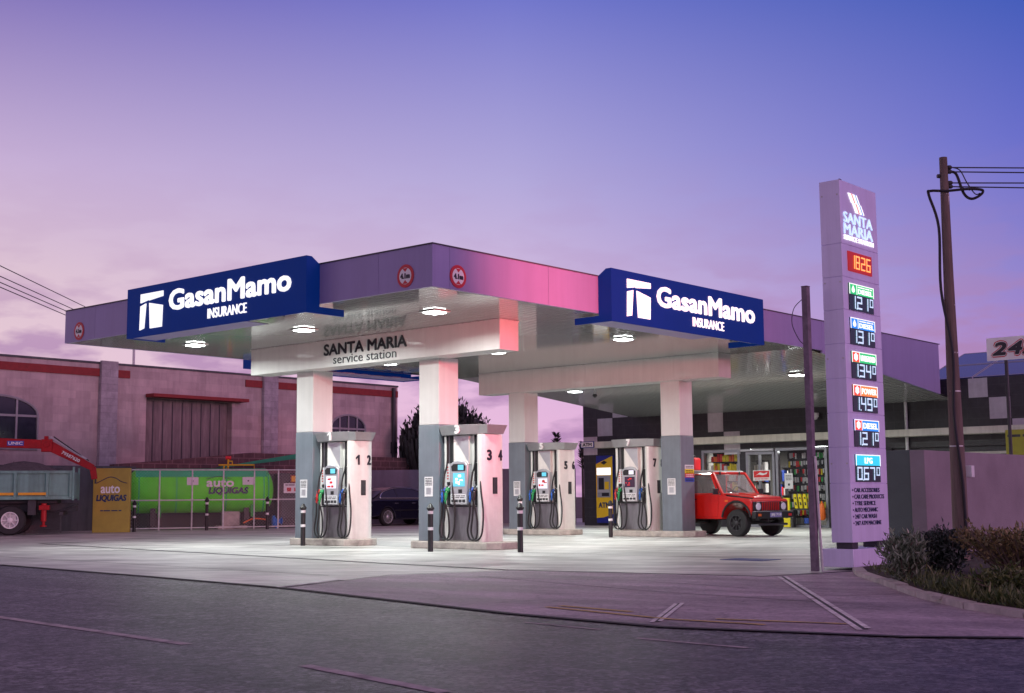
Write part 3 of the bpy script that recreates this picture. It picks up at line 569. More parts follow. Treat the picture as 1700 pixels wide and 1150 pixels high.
# ------------------------------------------------------------------ fuel pumps
def make_pump(no, no2, loc, screen, lab, group='numbered fuel pumps'):
    t = thing('fuel_pump', lab, 'fuel pump', loc, R(-90), group); Z_ = (0,0,0)
    D0, D1 = .0, .70
    mb = MB(); mb.box(-.60,.16,.0,.53,.54,2.2); mb.build('cabinet', 'pump_white', t, .01)
    for sgn in (0, 1):                              # front and rear
        F = 'F' if not sgn else 'B'
        o = (0, .16, 0) if not sgn else (-.06, .54, 0)
        mb = MB(); mb.rect(F, o, -.45, .02, .50, .72, .025); mb.build('lower_panel', 'steel', t, .006)
        mb = MB(); mb.rect(F, o, -.50, .72, .50, .745, .10); mb.build('drip_ledge', 'black_plastic', t)
        mb = MB(); mb.rect(F, o, -.24, 1.60, .20, 2.2, .09); mb.plate(F, o, [(-.235,2.19),(.195,2.19),(.195,1.62)], .004, 1, .091); mb.build('upper_panel', ['pump_white', 'silver'], t, .006)
        for x in (-.50, .30):
            mb = MB(); mb.rect(F, o, x+.015, .75, x+.195, 1.24, .05); mb.build('nozzle_boot', 'black_plastic', t, .01)
            mb = MB(); mb.rect(F, o, x+.01, 1.24, x+.10, 1.62, .05); mb.rect(F, o, x+.108, 1.24, x+.20, 1.62, .05, 1)
            for q in (0, 1): scribble(mb, F, o, x+.03+q*.09, 1.28, x+.075+q*.09, 1.58, 5, 2 if (x < 0) else 0, .003, .052, q+int(x > 0))
            mb.build('grade_label', (['label_white', 'silver', 'hi_red'] if x < 0 else ['label_white', 'pump_green', 'ink']) if not (x > 0) else ['black_plastic', 'pump_green', 'ink'], t, smooth=0)
            mb = MB()
            for q in (.035, .085, .135, .18): mb.tube([fm(F, o, x+q, y, .035) for y in (1.63, 2.2)], .018, 8, 0 if q in (.035, .135) else 1)
            mb.build('hose_mast', ['black_plastic', 'steel'], t)
            for q in (0, 1):                        # nozzles in their boots
                xx = x+.05+q*.10; c = ['nozzle_red', 'nozzle_green'] if no in '17' else ['nozzle_blue', 'nozzle_green']
                mb = MB(); sp = fm(F, o, xx-.02, 1.17, .03); md = fm(F, o, xx-.05, 1.02, .15); lo_ = fm(F, o, xx-.045, .84, .19)
                mb.tube(bez([sp, fm(F,o,xx-.03,1.12,.10), md], 4), .018, 8, 2); mb.tube([md, fm(F,o,xx-.05,.95,.165), lo_], [.034,.038,.026], 8, 0)
                mb.tube(bez([fm(F,o,xx-.05,.98,.16), fm(F,o,xx-.05,.92,.225), fm(F,o,xx-.045,.84,.20)], 4), .009, 6, 1)
                mb.lathe(fm(F,o,xx-.045,1.08,.10), Vector(fm(F,(0,0,0),-.02,-.06,.06)), [(-.03,.03),(-.02,.052),(.05,.05),(.07,.03)], 10, 0)
                mb.cyl(lo_, fm(F,o,xx-.045,.78,.185), .022, .018, 8, 0)
                nz = mb.build('nozzle', [(c[q] if x < 0 else ('nozzle_blue' if not q else 'black_plastic')), 'black_plastic', 'silver'], t)
                top = fm(F, o, x+.035+q*.145, 1.66, .05)
                if q == 0: way = [lo_, fm(F,o,xx-.05,.55,.19), fm(F,o,xx-.10,.22,.20), fm(F,o,xx-.02,.05,.20), fm(F,o,xx+.14,.10,.19), fm(F,o,xx+.13,.5,.17), fm(F,o,x+.02,1.0,.16), fm(F,o,x+.0,1.35,.11), top, fm(F,o,x+.035,2.2,.05)]
                else: way = [lo_, fm(F,o,xx-.07,.50,.19), fm(F,o,xx-.09,.20,.21), fm(F,o,xx+.04,.035,.22), fm(F,o,xx+.20,.16,.21), fm(F,o,xx+.22,.6,.18), fm(F,o,xx+.13,1.1,.15), fm(F,o,xx+.09,1.4,.10), top, fm(F,o,x+.18,2.2,.05)]
                mb = MB(); mb.tube(bez(way, 6), .019, 8); mb.build('hose', 'rubber', t)
        # payment and display head
        h = MB(); n_ = 10
        ol = [(-.29,.76),(.19,.76),(.20,1.55)]+[(-.05+.25*math.cos(a), 1.55+.14*math.sin(a)) for a in [math.pi*i/n_ for i in range(1, n_)]]+[(-.30,1.55)]
        h.plate(F, o, ol, .15); hd = h.build('display_head', 'silver', t, .02)
        mb = MB(); mb.plate(F, o, [(-.24,1.46),(.14,1.46),(.155,1.56),(.09,1.61),(-.19,1.61),(-.255,1.56)], .004, 0, .151); mb.rect(F, o, -.06, 1.48, .10, 1.59, .003, 1, .156); mb.build('price_display', ['black_plastic', 'screen_cyan' if no != '7' else 'screen_pale'], hd, smooth=0)
        mb = MB(); mb.rect(F, o, -.20, 1.14, .13, 1.42, .006, 0, .151)
        rnd = random.Random(int(no))
        for q in range(5):
            a = rnd.uniform(-.18, .02); b = rnd.uniform(1.16, 1.36); mb.rect(F, o, a, b, a+rnd.uniform(.04,.12), b+rnd.uniform(.02,.06), .002, 1, .158)
        mb.build('screen', [screen, 'lit_white' if screen == 'screen_cyan' else 'hi_red'], hd, smooth=0)
        mb = MB(); mb.rect(F, o, -.05, 1.0, .05, 1.08, .006, 0, .151); mb.build('card_slot', 'black_plastic', hd, smooth=0)
        mb = MB(); mb.rect(F, o, -.27, .79, .17, .98, .006, 0, .151)
        for q in range(4): mb.rect(F, o, -.25+q*.105, .81, -.165+q*.105, .87, .004, 1, .158)
        scribble(mb, F, o, -.25, .89, .15, .965, 2, 1, .002, .158, 5); mb.build('keypad', ['label_white', 'dark_steel'], hd, smooth=0)
    # bowed end panel
    nb = 9; ys = [D1*.5+.35*math.sin(a) for a in [math.pi*(i/nb-.5) for i in range(nb+1)]]
    bow = [(.53+.12*math.cos(math.pi*(i/nb-.5))**.7 if 0 < i < nb else .53, y) for i, y in enumerate(ys)]
    mb = MB(); mb.prism([(x, y, 0) for x, y in [(.45,.05)]+bow+[(.45,.65)]], (0,0,2.21)); ep = mb.build('end_panel', 'pump_white', t, .004, 40)
    if no == '1': figure_one('R', (.646,.21,1.78), .11, .225, 'ink', ep, .02, -.012)
    else: text('number', no, 'R', (.646,.21,1.78), .13, .225, 'ink', ep, d=.02, z0=-.012, wt=.05)
    text('number', no2, 'R', (.637,.55,1.78), .13, .225, 'ink', ep, d=.02, z0=-.012, wt=.05)
    mb = MB(); mb.rect('R', (.645,.37,1.15), -.07,-.17,.07,.17,.012); mb.rect('R', (.645,.37,1.15), -.05,-.15,.05,.15,.004,1,.013); mb.build('speaker_grille', ['black_plastic', 'dark_steel'], ep, smooth=0)
    # header with its bowed front
    def bowp(z, x0, x1, inn):
        q = 8; f = [(x0+(x1-x0)*i/q, .02+inn-(.14)*math.sin(math.pi*i/q)) for i in range(q+1)]
        return f+[(x1, .68-inn)]+[(x1+(x0-x1)*i/q, .68-inn+.14*math.sin(math.pi*i/q)) for i in range(1, q)]+[(x0, .68-inn)]
    a = [(x, y, 2.215) for x, y in bowp(0, -.60, .52, .06)]; b = [(x, y, 2.42) for x, y in bowp(0, -.64, .53, 0)]; n_ = len(a)
    mb = MB(); mb.add(a+b, [tuple(range(n_))[::-1], tuple(range(n_, 2*n_))]+[(i, (i+1) % n_, (i+1) % n_+n_, i+n_) for i in range(n_)])
    a = [(.525,.06,2.22),(.69,.10,2.22),(.69,.60,2.22),(.525,.64,2.22)]; b = [(.535,.01,2.41),(.745,.03,2.41),(.745,.67,2.41),(.535,.69,2.41)]; mb.hull8(a, b)
    hd = mb.build('header', 'pump_grey', t, .006, 35)
    if no == '1': figure_one('F', (.02,-.085,2.325), .12, .185, 'white_ink', hd, .035)
    else: text('number', no, 'F', (.02,-.085,2.325), .125, .185, 'white_ink', hd, d=.035, z0=.0, wt=.07)
    return t
make_pump('1', '2', (4.12, 7.26, .153), 'screen_pale', 'grey headed fuel pump with a white number 1 on its header')
make_pump('3', '4', (4.12, 3.25, .153), 'screen_cyan', 'fuel pump with a white number 3 on its header and a bright blue screen')
make_pump('5', '6', (12.63, 8.03, .153), 'screen_pale', 'fuel pump with a white number 5 on its header, behind the pump marked 3')
make_pump('7', '8', (12.63, 5.02, .153), 'screen_dark', 'fuel pump with a white number 7 on its header, beside the red jeep')

# ------------------------------------------------------------------ bollards
mb = MB(); mb.lathe((0,0,0),(0,0,1),[(0,.055),(.82,.055),(.82,.075),(.86,.08),(.88,.06),(.93,.035),(.955,0)],14); bo = mb.mesh('post', 'black_plastic')
bb_ = []
for z in (.42,.74): mb = MB(); mb.lathe((0,0,z),(0,0,1),[(0,.0565),(.06,.0565)],14); bb_.append(mb.mesh('band', 'label_white'))
for u, v, s, lab in ((3.70,7.76,1,'black bollard in front of the grey column beside pump 1'), (2.83,2.84,1,'black bollard left of pump 3, at the foot of its grey column'), (3.52,1.09,1,'nearest black bollard standing off the right end of the island of pump 3'), (9.3,6.05,1.18,'black bollard peeping out behind the bollard at the right end of pump 3'), (11.63,4.96,1,'black bollard at the front of pump 7'),
                     (9.15,22.95,1.1,'black bollard between the gold sign and the gas tank fence'), (11.6,22.3,1.2,'black bollard in front of the middle of the gas tank fence'), (13.55,21.45,1.2,'black bollard in front of the right end of the gas tank')):
    t = thing('bollard', lab, 'bollard', (u, v, .006), 0, 'black bollards with white bands'); t.scale = (1,1,s); put('post', bo, t); put('band', bb_[0], t); put('band', bb_[1], t)

# ------------------------------------------------------------------ price pylon
t = thing('price_pylon', 'tall lilac price pylon with lit fuel prices and a clock, beside the station entrance', 'price sign', (0,0,0))
PU0, PU1, PV = 1.27, 2.45, -6.98
mb = MB(); mb.box(1.22,-7.01,.05,2.55,-6.50,.30); mb.build('base', 'pylon_lilac', t, .008)
for a, b in ((1.32,1.5),(2.15,2.4)): mb = MB(); mb.box(a,-6.95,.30,b,-6.70,.39); mb.build('bracket', 'dark_steel', t, .01)
seams = [.39,1.22,1.73,2.22,2.71,3.21,3.70,4.18,4.66,5.60]
mb = MB()
for a, b in zip(seams, seams[1:]): mb.box(PU0, PV, a+.003, PU1, -6.66, b-.003)
mb.box(PU0+.01, PV+.01, .39, PU1-.01, -6.67, 5.59); mb.build('shaft', 'pylon_lilac', t, .004)
mb = MB(); mb.tube(bez([(1.62,-6.8,5.59),(1.62,-6.8,5.68),(1.69,-6.8,5.68),(1.69,-6.8,5.59)],4), .014, 6); mb.build('lifting_eye', 'dark_steel', t)
for z in (5.38,3.0,4.1,1.5):
    for v in (-6.94,-6.70): mb = MB(); mb.cyl((PU0-.008,v,z),(PU0,v,z),.012,n=8); mb.build('bolt', 'galv', t)
mb = MB()                                            # emblem of slanted bars with a kink
for i, (x, m, w) in enumerate(((1.52,0,.085),(1.615,1,.022),(1.645,0,.075),(1.728,2,.022),(1.76,0,.03))):
    mb.plate('F', (x,PV,0), [(0,5.44),(w,5.44),(w+.10,5.31),(.10,5.31)], .012, m, .002)
    mb.plate('F', (x+.10,PV,0), [(.03,5.308),(w+.03,5.308),(w+.13,5.175),(.13,5.175)], .012, m, .002)
mb.build('emblem', ['lit_white', 'led_red', 'led_blue'], t, smooth=0)
text('lettering', 'SANTA', 'F', (1.82,PV,5.065), .92, .155, 'lit_cool', t, d=.012)
text('lettering', 'MARIA', 'F', (1.82,PV,4.895), .92, .155, 'lit_cool', t, d=.012)
text('lettering', 'SERVICE STATION', 'F', (1.82,PV,4.765), .95, .07, 'lit_white', t, bold=0, d=.012)
mb = MB(); mb.rect('F', (0,PV,0), 1.44,4.28,2.20,4.57,.012); ck = mb.build('clock_display', 'red_screen', t, smooth=0)
mb = MB()
for x, s_ in zip((1.50,1.655,1.83,2.00), '1826'): digits(mb, s_, 'F', (0,PV-.013,0), x, 4.325, .13, .20, slant=.06)
mb.build('digits', 'lit_red', ck, smooth=0)
rows = [(4.10,'led_green','DIESEL','121',True,None), (3.60,'led_blue','DIESEL','131',True,None), (3.11,'led_green','UNLEADED','134',False,'led_red'), (2.63,'led_orange','POWER','149',False,'led_red'), (2.13,'led_blue','DIESEL','121',False,'led_red'), (1.63,'led_cyan','LPG','067',False,None)]
for z, m, nm, val, drop, lm in rows:
    O_ = (0,PV,0); mb = MB(); mb.rect('F', O_, 1.43,z-.39,2.21,z,.012); mb.build('price_panel', 'led_black', t, smooth=0); pp = t.children[-1] if False else [x for x in SC.objects if x.name.startswith('price_panel')][-1]
    mb = MB(); mb.rect('F', O_, 1.43,z-.155,2.21,z,.004,0,.013); mb.rect('F', O_, 1.43,z-.012,2.21,z,.003,1,.018); mb.rect('F', O_, 1.43,z-.16,1.445,z-.013,.003,1,.018); mb.rect('F', O_, 2.195,z-.16,2.21,z-.013,.003,1,.018)
    if drop or lm: mb.rect('F', O_, 1.655,z-.152,1.668,z-.013,.003,1,.018)
    if lm: mb.rect('F', O_, 1.447,z-.152,1.653,z-.014,.002,2,.0175)
    if drop: mb.plate('F', O_, [(1.51,z-.12),(1.55,z-.135),(1.59,z-.12),(1.60,z-.09),(1.575,z-.055),(1.55,z-.025),(1.525,z-.055),(1.50,z-.09)], .003, 1, .018)
    elif lm: mb.plate('F', O_, [(1.55+.055*math.cos(a)*(1+.25*(k_%2)), z-.08+.05*math.sin(a)*(1+.25*(k_%2))) for k_, a in enumerate([math.pi*i/6 for i in range(12)])], .003, 1, .020)
    mb.build('grade_header', [m, 'lit_white', lm or m], pp, smooth=0)
    if drop: text('lettering', nm, 'F', (1.93,PV,z-.10), .46, .07, 'lit_white', pp, bold=.01, z0=.018); mb = MB(); scribble(mb, 'F', O_, 1.70,z-.055,2.16,z-.02,1,0,.003,.019); mb.build('small_print', 'lit_white', pp, smooth=0)
    else: text('lettering', nm, 'F', (1.93 if lm else 1.82,PV,z-.085), .46 if len(nm) > 3 else .24, .085, 'lit_white', pp, bold=.01, z0=.018)
    mb = MB()
    for x, s_ in zip((1.455,1.655,1.855), val): digits(mb, s_, 'F', (0,PV-.013,0), x, z-.365, .155, .19, slant=.05)
    mb.rect('F', O_, 1.637,z-.372,1.655,z-.35,.004,0,.018)
    digits(mb, '0', 'F', (0,PV-.013,0), 2.065, z-.30, .11, .125, slant=.05); mb.build('digits', 'lit_cool', pp, smooth=0)
for i, s_ in enumerate(('• CAR ACCESSORIES','• CAR CARE PRODUCTS','• TYRE SERVICE','• AUTO MECHANIC','• 24/7 CAR WASH','• 24/7 ATM MACHINE')):
    w = (.86,1.0,.72,.78,.74,.88)[i]; text('lettering', s_, 'F', (1.31+w/2,PV,1.125-i*.093), w, .062, 'navy_ink', t, bold=.01, d=.003)

# unseen far face repeats clock and prices; added spot lamp turns the fascia pink
OB = (0,-6.66,0)
def bx0(a, b): return (-b, -a)
mb = MB(); mb.rect('B', OB, -2.20,4.28,-1.44,4.57,.012); ck2 = mb.build('clock_display', 'red_screen', t, smooth=0)
mb = MB()
for x, s_ in zip((1.50,1.655,1.83,2.00), '1826'): digits(mb, s_, 'B', (0,-6.647,0), x-3.63, 4.325, .13, .20, slant=.06)
mb.build('digits', 'lit_red', ck2, smooth=0)
for z, m, nm, val, drop, lm in rows:
    mb = MB(); mb.rect('B', OB, -2.21,z-.39,-1.43,z,.012); pp = mb.build('price_panel', 'led_black', t, smooth=0)
    mb = MB(); mb.rect('B', OB, -2.21,z-.155,-1.43,z,.004,0,.013); mb.build('grade_header', m, pp, smooth=0)
    mb = MB()
    for x, s_ in zip((1.455,1.655,1.855), val): digits(mb, s_, 'B', (0,-6.647,0), x-3.64, z-.365, .155, .19, slant=.05)
    mb.build('digits', 'lit_cool', pp, smooth=0)
ld = bpy.data.lights.new('fascia_pink_spot','SPOT'); ld.energy = 5000; ld.color = (1,.15,.17); ld.spot_size = R(80); ld.spot_blend = 1; ld.shadow_soft_size = .18  # added spot, aimed at the fascia for its pink light
lo = bpy.data.objects.new('fascia_pink_spot',ld); COL.objects.link(lo); lo.parent = t; lo.location = (1.82,-6.60,4.42); lo.rotation_euler = (Vector((5.3,0,5.3))-Vector(lo.location)).to_track_quat('-Z','Y').to_euler()

# ------------------------------------------------------------------ bare post with a brace
t = thing('signless_post', 'thin rusty square post with a loose cable loop standing beside the price pylon', 'post', (.94,-6.56,.004))
mb = MB(); mb.box(-.046,-.046,0,.046,.046,4.02); mb.box(-.05,-.05,4.02,.05,.05,4.035); mb.build('post', 'rust_post', t, .006)
mb = MB(); mb.tube([(.07,-.075,0),(-.02,-.068,1.6)], .02, 6); mb.build('brace', 'galv', t)
mb = MB(); mb.tube(bez([(0,.06,3.85),(-.05,.17,3.72),(-.06,.20,3.5),(-.03,.12,3.28),(0,.057,3.2)],6), .006, 5); mb.build('cable', 'wire', t)

# ------------------------------------------------------------------ telephone pole and its wires
PX, PY = 3.98, -7.43
t = thing('telephone_pole', 'weathered wooden telephone pole with black cables at its top, standing among the bushes', 'pole', (PX,PY,.03))
mb = MB(); mb.tube([(.0,0,0),(.01,0,1.4),(.0,.005,2.9),(-.01,0,4.4),(.0,0,6.33)], [.125,.115,.098,.078,.062], 14); mb.build('pole', 'wood_pole', t)
mb = MB()
for z in (5.68,5.72): mb.lathe((0,0,z),(0,0,1),[(0,.069),(.02,.069)],12)
for z in (3.95,2.6,1.75,3.2): mb.lathe((0,0,z),(0,0,1),[(0,.11-(z-1.7)*.012),(.02,.11-(z-1.7)*.012)],12)
mb.lathe((0,0,5.55),(0,0,1),[(0,.0685),(.15,.0685)],12); mb.build('strap', 'galv', t)
sd_ = Vector((ri.x, ri.y, 0))                          # along the road to the right
def off(a, z, s=0): return (sd_.x*a-fw.x*s, sd_.y*a-fw.y*s, z)
mb = MB()
for z in (6.17,6.10,5.92,5.86): mb.lathe(off(.05,z), sd_, [(0,.02),(.02,.035),(.06,.035),(.08,.02)], 10); mb.cyl(off(.0,z), off(.09,z), .012, n=6)
mb.lathe(off(-.11,6.03), sd_, [(0,.03),(.04,.035),(.07,.01)], 10); mb.build('insulator', 'dark_steel', t)
mb = MB(); mb.tube(bez([off(.05,.15,.13),off(.02,1.2,.135),off(-.06,2.2,.13),off(-.03,3.2,.11),off(-.14,4.2,.03),off(-.12,5.2,.0),off(-.26,5.72,.02),off(-.24,5.78,.05),off(0,5.77,.09),off(.35,5.80,.08),off(.58,5.79,.04),off(.56,5.72,.02),off(.42,5.66,0),off(.30,5.75,0),off(.2,6.05,0),off(.12,6.1,0)],6), .022, 6); mb.build('riser_cable', 'wire', t)
mb = MB(); mb.tube(bez([off(.14,6.17),off(.26,6.12),off(.36,5.92),off(.48,5.74),off(.56,5.75)],6), .010, 5); mb.tube(bez([off(.12,5.86),off(.24,5.85),off(.4,5.80)],5), .010, 5); mb.build('jumper_wire', 'wire', t)
mb = MB(); mb.box(.05,-.20,1.28,.16,-.09,1.46); mb.build('junction_box', 'label_white', t, .01)
for i, (z, sg) in enumerate(((6.17,.03),(6.10,.04),(5.92,.02),(5.86,.05))):
    mb = MB(); a = Vector((PX,PY,0))+Vector(off(.09,z+.03)); b = a+sd_*30+Vector((0,0,.0)); mb.tube([a.lerp(b,k/14)+Vector((0,0,-sg*4*(k/14)*(1-k/14)*4)) for k in range(15)], .011, 5)
    tag(mb.build('overhead_wire', 'wire'), '%s black overhead wire running right from the telephone pole' % ('topmost','second highest','third highest','lowest')[i], 'wire', 'wires on the telephone pole')

# ------------------------------------------------------------------ right boundary wall
t = thing('boundary_wall', 'pinkish rendered garden wall with greenish light painted on its end, behind the bushes at right', 'wall', (0,0,0))
mb = MB(); mb.box(5.25,-6.35,-.005,24,-6.09,1.79); mb.build('wall', 'pink_wall', t, .01)
mb = MB(); mb.box(5.27,-6.088,-.005,5.45,-5.45,1.80); mb.build('end_pier', 'green_tint', t, .01)  # green cast of the station lights put into this end's colour

# ------------------------------------------------------------------ planting
def leaf(mb, p, d, ln, w, m=0):
    d = Vector(d).normalized(); s = d.cross(Vector((random.uniform(-1,1),random.uniform(-1,1),random.uniform(-1,1)))).normalized()*w/2; p = Vector(p)
    up_ = d.cross(s).normalized()*ln*.08
    mb.add([p, p+d*ln*.45+s+up_, p+d*ln, p+d*ln*.45-s+up_], [(0,1,2,3)], m)
def bush(name, loc, lab, cat, lm, rx, ry, h, stems, per, ln, w, upb=.6, bark='bark', base=.1, flat=0, spread=1, grp=None):
    t = thing(name, lab, cat, loc, 0, grp); st = MB(); fo = MB()
    for i in range(stems):
        a = random.uniform(0, 6.28); r_ = random.random()**.5
        e = Vector((rx*r_*math.cos(a), ry*r_*math.sin(a), h*(random.uniform(.86,1.0) if flat else random.uniform(.55,1.0)*(1-.35*r_*r_)))); b = Vector((e.x*.25*random.random(), e.y*.25*random.random(), 0))
        mid = b.lerp(e,.5)+Vector((random.uniform(-.06,.06),random.uniform(-.06,.06),.08*h)); pts = bez([b,mid,e],4); st.tube(pts, [.012*(1-.7*k/(len(pts)-1))*(1+h*.3) for k in range(len(pts))], 5)
        for k in range(per):
            q = base+(1-base)*random.random()**(.55 if flat else .8); p = pts[min(int(q*(len(pts)-1)),len(pts)-1)]+Vector((random.gauss(0,.05*spread),random.gauss(0,.05*spread),random.gauss(0,.04)))
            leaf(fo, p, (random.gauss(0,.6)+e.x*.6, random.gauss(0,.6)+e.y*.6, upb+random.gauss(0,.4)), ln*random.uniform(.6,1.3), w*random.uniform(.7,1.3))
    st.build('stem', bark, t); fo.build('foliage', lm, t, smooth=0); return t
random.seed(11)
bush('shrub', (-1.15,-8.86,.05), 'narrow leaved grey green shrub close to the foot of the price pylon', 'shrub', 'leaf_oleander', .31,.30,.60, 44, 46, .10,.026, .9, grp='shrubs along the kerb')
bush('shrub', (.92,-8.44,.05), 'dark dense upright shrub against the foot of the telephone pole', 'shrub', 'leaf_dark', .31,.30,.60, 50, 80, .075,.034, .6, spread=1.6, grp='shrubs along the kerb')
bush('shrub', (-1.9,-10.5,.05), 'wide brownish twiggy shrub with a clipped flat top, at the right edge', 'shrub', 'leaf_brown', .80,.66,.64, 110, 30, .06,.026, .7, base=.5, flat=1, grp='shrubs along the kerb')
bush('shrub', (-2.55,-10.55,.05), 'low leafy green shrub in front of the clipped brown one', 'shrub', 'leaf_grass', .5,.5,.27, 60, 30, .07,.03, .6, spread=1.5, grp='shrubs along the kerb')
fo = MB()
for i in range(3400):
    k = (random.random()**.42)*(len(out)-4); j = int(k); p = Vector(out[j]).lerp(Vector(out[j+1]), k-j); e_ = abs(random.gauss(.15,.6)); s = (Vector((3.5,-8.4))-p).normalized()
    p = p+s*(.04+e_); leaf(fo, (p.x,p.y,.05+random.random()*.05), (random.gauss(0,.6),random.gauss(0,.6),1), random.uniform(.03,.15)*(1.25 if math.sin(k*7.3)+math.sin(k*17) > 0 else .6), random.uniform(.010,.026))
o = fo.build('ground_cover', 'leaf_grass', None, smooth=0); tag(o, 'grass and weeds growing under the shrubs behind the kerb', 'grass', None, 'stuff')
for nme, dx, dy, lab in (('stone',-3.35,-10.15,'pale stone lying among the weeds behind the kerb'),):
    mb = MB(); mb.lathe((0,0,0),(0,0,1),[(0,.05),(.03,.06),(.05,.04),(.06,0)],7); o = mb.build(nme,'kerb'); o.location = (dx,dy,.05); tag(o, lab, 'stone')

# ------------------------------------------------------------------ shop building
SU = 22.3
shop = thing('shop_building', 'dark tiled shop with scattered white tiles and a pale ledge behind the pumps', 'building', (0,0,0))
mb = MB()
for v0, v1, z0, z1 in ((9.05,14.1,0,4.45),(4.25,9.05,2.6,4.45),(2.1,4.25,0,4.45),(-9,2.1,2.45,4.45),(8.98,9.05,0,2.6),(7.25,7.48,0,2.6),(7.48,8.98,0,.45),(-9,-8,0,2.45)): mb.box(SU,v0,z0,SU+.3,v1,z1)
mb.box(SU+.3,13.8,0,34,14.1,4.45); mb.box(SU+.3,-9,0,34,-8.7,4.45); mb.build('wall', 'shop_dark', shop, smooth=0)
mb = MB(); mb.box(SU+.3,-8.7,4.1,34,13.8,4.3); mb.build('roof', 'grey_wall', shop, smooth=0)
m_ = MATS['shop_dark']
blocks('shop_dark', .66, .325, .006, 1.6, 1)
for v0, v1, z0, z1 in ((12.76,13.43,3.23,3.87),(13.46,14.09,2.56,3.22),(12.08,12.74,3.88,4.43),(8.1,8.7,3.2,3.9),(7.46,8.08,2.42,3.19),(8.72,9.3,3.92,4.43),(-.97,-.4,3.87,4.44),(-1.62,-1.0,3.22,3.85),(-2.28,-1.65,2.6,3.2),(-4.2,-3.55,3.22,3.85)):
    mb = MB(); mb.box(SU-.012,v0,z0,SU-.001,v1,z1); mb.build('white_tile', 'shop_tile', shop, smooth=0)
mb = MB(); mb.box(21.75,3.55,2.78,SU-.001,13.25,3.01); mb.box(21.75,-8.9,2.78,SU-.001,2.15,2.99); mb.build('ledge', 'shop_band', shop, .01)
mb = MB(); mb.cyl((SU-.08,1.55,0),(SU-.08,1.55,4.2),.05,n=10); mb.build('downpipe', 'galv', shop)
mb = MB(); mb.box(SU+.12,-8,0,SU+.18,2.1,2.45); mb.box(SU+.1,-8,2.2,SU+.14,2.1,2.28,1); mb.build('garage_shutter', ['dark_steel','shop_band'], shop, smooth=0)
mb = MB(); mb.box(SU-.03,2.75,.0,SU-.001,3.55,2.3); mb.build('side_door', 'green_tint', shop, .01)
mb = MB(); mb.box(21.9,2.3,2.42,SU-.001,3.9,2.56); mb.build('door_canopy', 'shop_band', shop, .01)
mb = MB(); mb.tube([(21.85,3.35,2.2),(21.8,2.75,.95),(21.8,2.75,.02)], .03, 8); mb.build('handrail', 'dark_steel', shop)
def frame(v0, v1, z0, z1, name, splits=()):
    mb = MB(); w = .09
    mb.box(SU-.03,v0,z0,SU+.12,v0+w,z1); mb.box(SU-.03,v1-w,z0,SU+.12,v1,z1); mb.box(SU-.03,v0+w,z1-w,SU+.12,v1-w,z1); mb.box(SU-.03,v0+w,z0,SU+.12,v1-w,z0+w)
    for s in splits: mb.box(SU-.02,s-.03,z0+w,SU+.1,s+.03,z1-w)
    o = mb.build(name, 'alu', shop, .006)
    mb = MB(); mb.box(SU+.04,v0+w+.002,z0+w+.002,SU+.048,v1-w-.002,z1-w-.002); mb.build('pane', 'shop_glass', o, smooth=0); return o
frame(7.48,8.98,.45,2.58,'shop_window'); dr = frame(6.17,7.25,.0,2.48,'shop_door',(6.75,)); frame(4.28,6.13,.0,2.58,'shop_window')
mb = MB(); mb.box(SU-.10,6.17,2.5,SU-.001,7.4,2.57); mb.build('door_rail', 'silver', dr, .005)
mb = MB(); mb.box(SU+.3,4.2,.006,26,9.1,.02); mb.box(SU+.3,4.2,2.65,26,9.1,2.7); mb.box(26,4.2,0,26.1,9.1,2.7); mb.box(SU+.3,4.1,0,26,4.2,2.7); mb.box(SU+.3,9.1,0,26,9.2,2.7); mb.build('interior', 'shop_inner', shop, smooth=0)
for v in (5.2,8.2):
    t = thing('ceiling_lamp', 'strip lamp inside the shop behind the %s window' % ('right hand' if v < 6 else 'left hand'), 'light', (23.6,v,2.62))
    mb = MB(); mb.box(-.6,-.1,-.03,.6,.1,.025); mb.build('diffuser', 'lens', t)
    ld = bpy.data.lights.new('shop_lamp','AREA'); ld.size = .9; ld.energy = 120; ld.color = (1,.96,.88); lo = bpy.data.objects.new('shop_lamp',ld); COL.objects.link(lo); lo.parent = t; lo.location = (0,0,-.05)
PC = ['label_white','black_plastic','hi_red','hi_yellow','hi_blue','silver','pump_green','hi_orange','alu','dark_steel']
def rack(loc, W_, Hh, rows, cols, lab, pal, seed, hang=False):
    t = thing('product_rack', lab, 'shelf', loc); rnd = random.Random(seed)
    mb = MB(); mb.box(.0,0,0,.04,W_,Hh)
    for r_ in range(rows+1): mb.box(-.30 if not hang else -.02,0,.05+r_*(Hh-.08)/rows-.02,0,W_,.05+r_*(Hh-.08)/rows)
    mb.build('shelving', 'black_plastic', t, smooth=0); mb = MB()
    for r_ in range(rows):
        z = .05+r_*(Hh-.08)/rows; ph = (Hh-.08)/rows-.03; y = .02
        while y < W_-.04:
            w = W_/cols*rnd.uniform(.5,1.2)
            if y+w > W_: break
            hh = ph*rnd.uniform(.55,.97); m_ = rnd.choice(pal)
            if hang: z0 = z+ph-hh-rnd.uniform(0,.02); mb.box(-.02-rnd.uniform(.03,.09),y,z0,-.021,y+w*.75,z0+hh*.9,m_)
            else: mb.box(-.28+rnd.uniform(0,.05),y,z+.001,-.05,y+w*.85,z+hh,m_)
            y += w
    o = mb.build('product', PC, t, smooth=0); o['kind'] = 'stuff'; return t
rack((22.95,7.52,.50),1.42,2.05,6,12,'shelf of red and yellow snack packets behind the left shop window',[2,3,2,0,3,7,0,2],1)
rack((22.90,4.40,.30),1.62,2.2,8,22,'wall of small hanging car accessories behind the right shop window',[0,1,5,0,9,8,0,2,3,1,5,6],2,True)
rack((24.6,6.2,.03),1.0,2.0,4,8,'tall shelf of mixed goods inside the shop behind the door',[0,1,4,2,9,1],3)
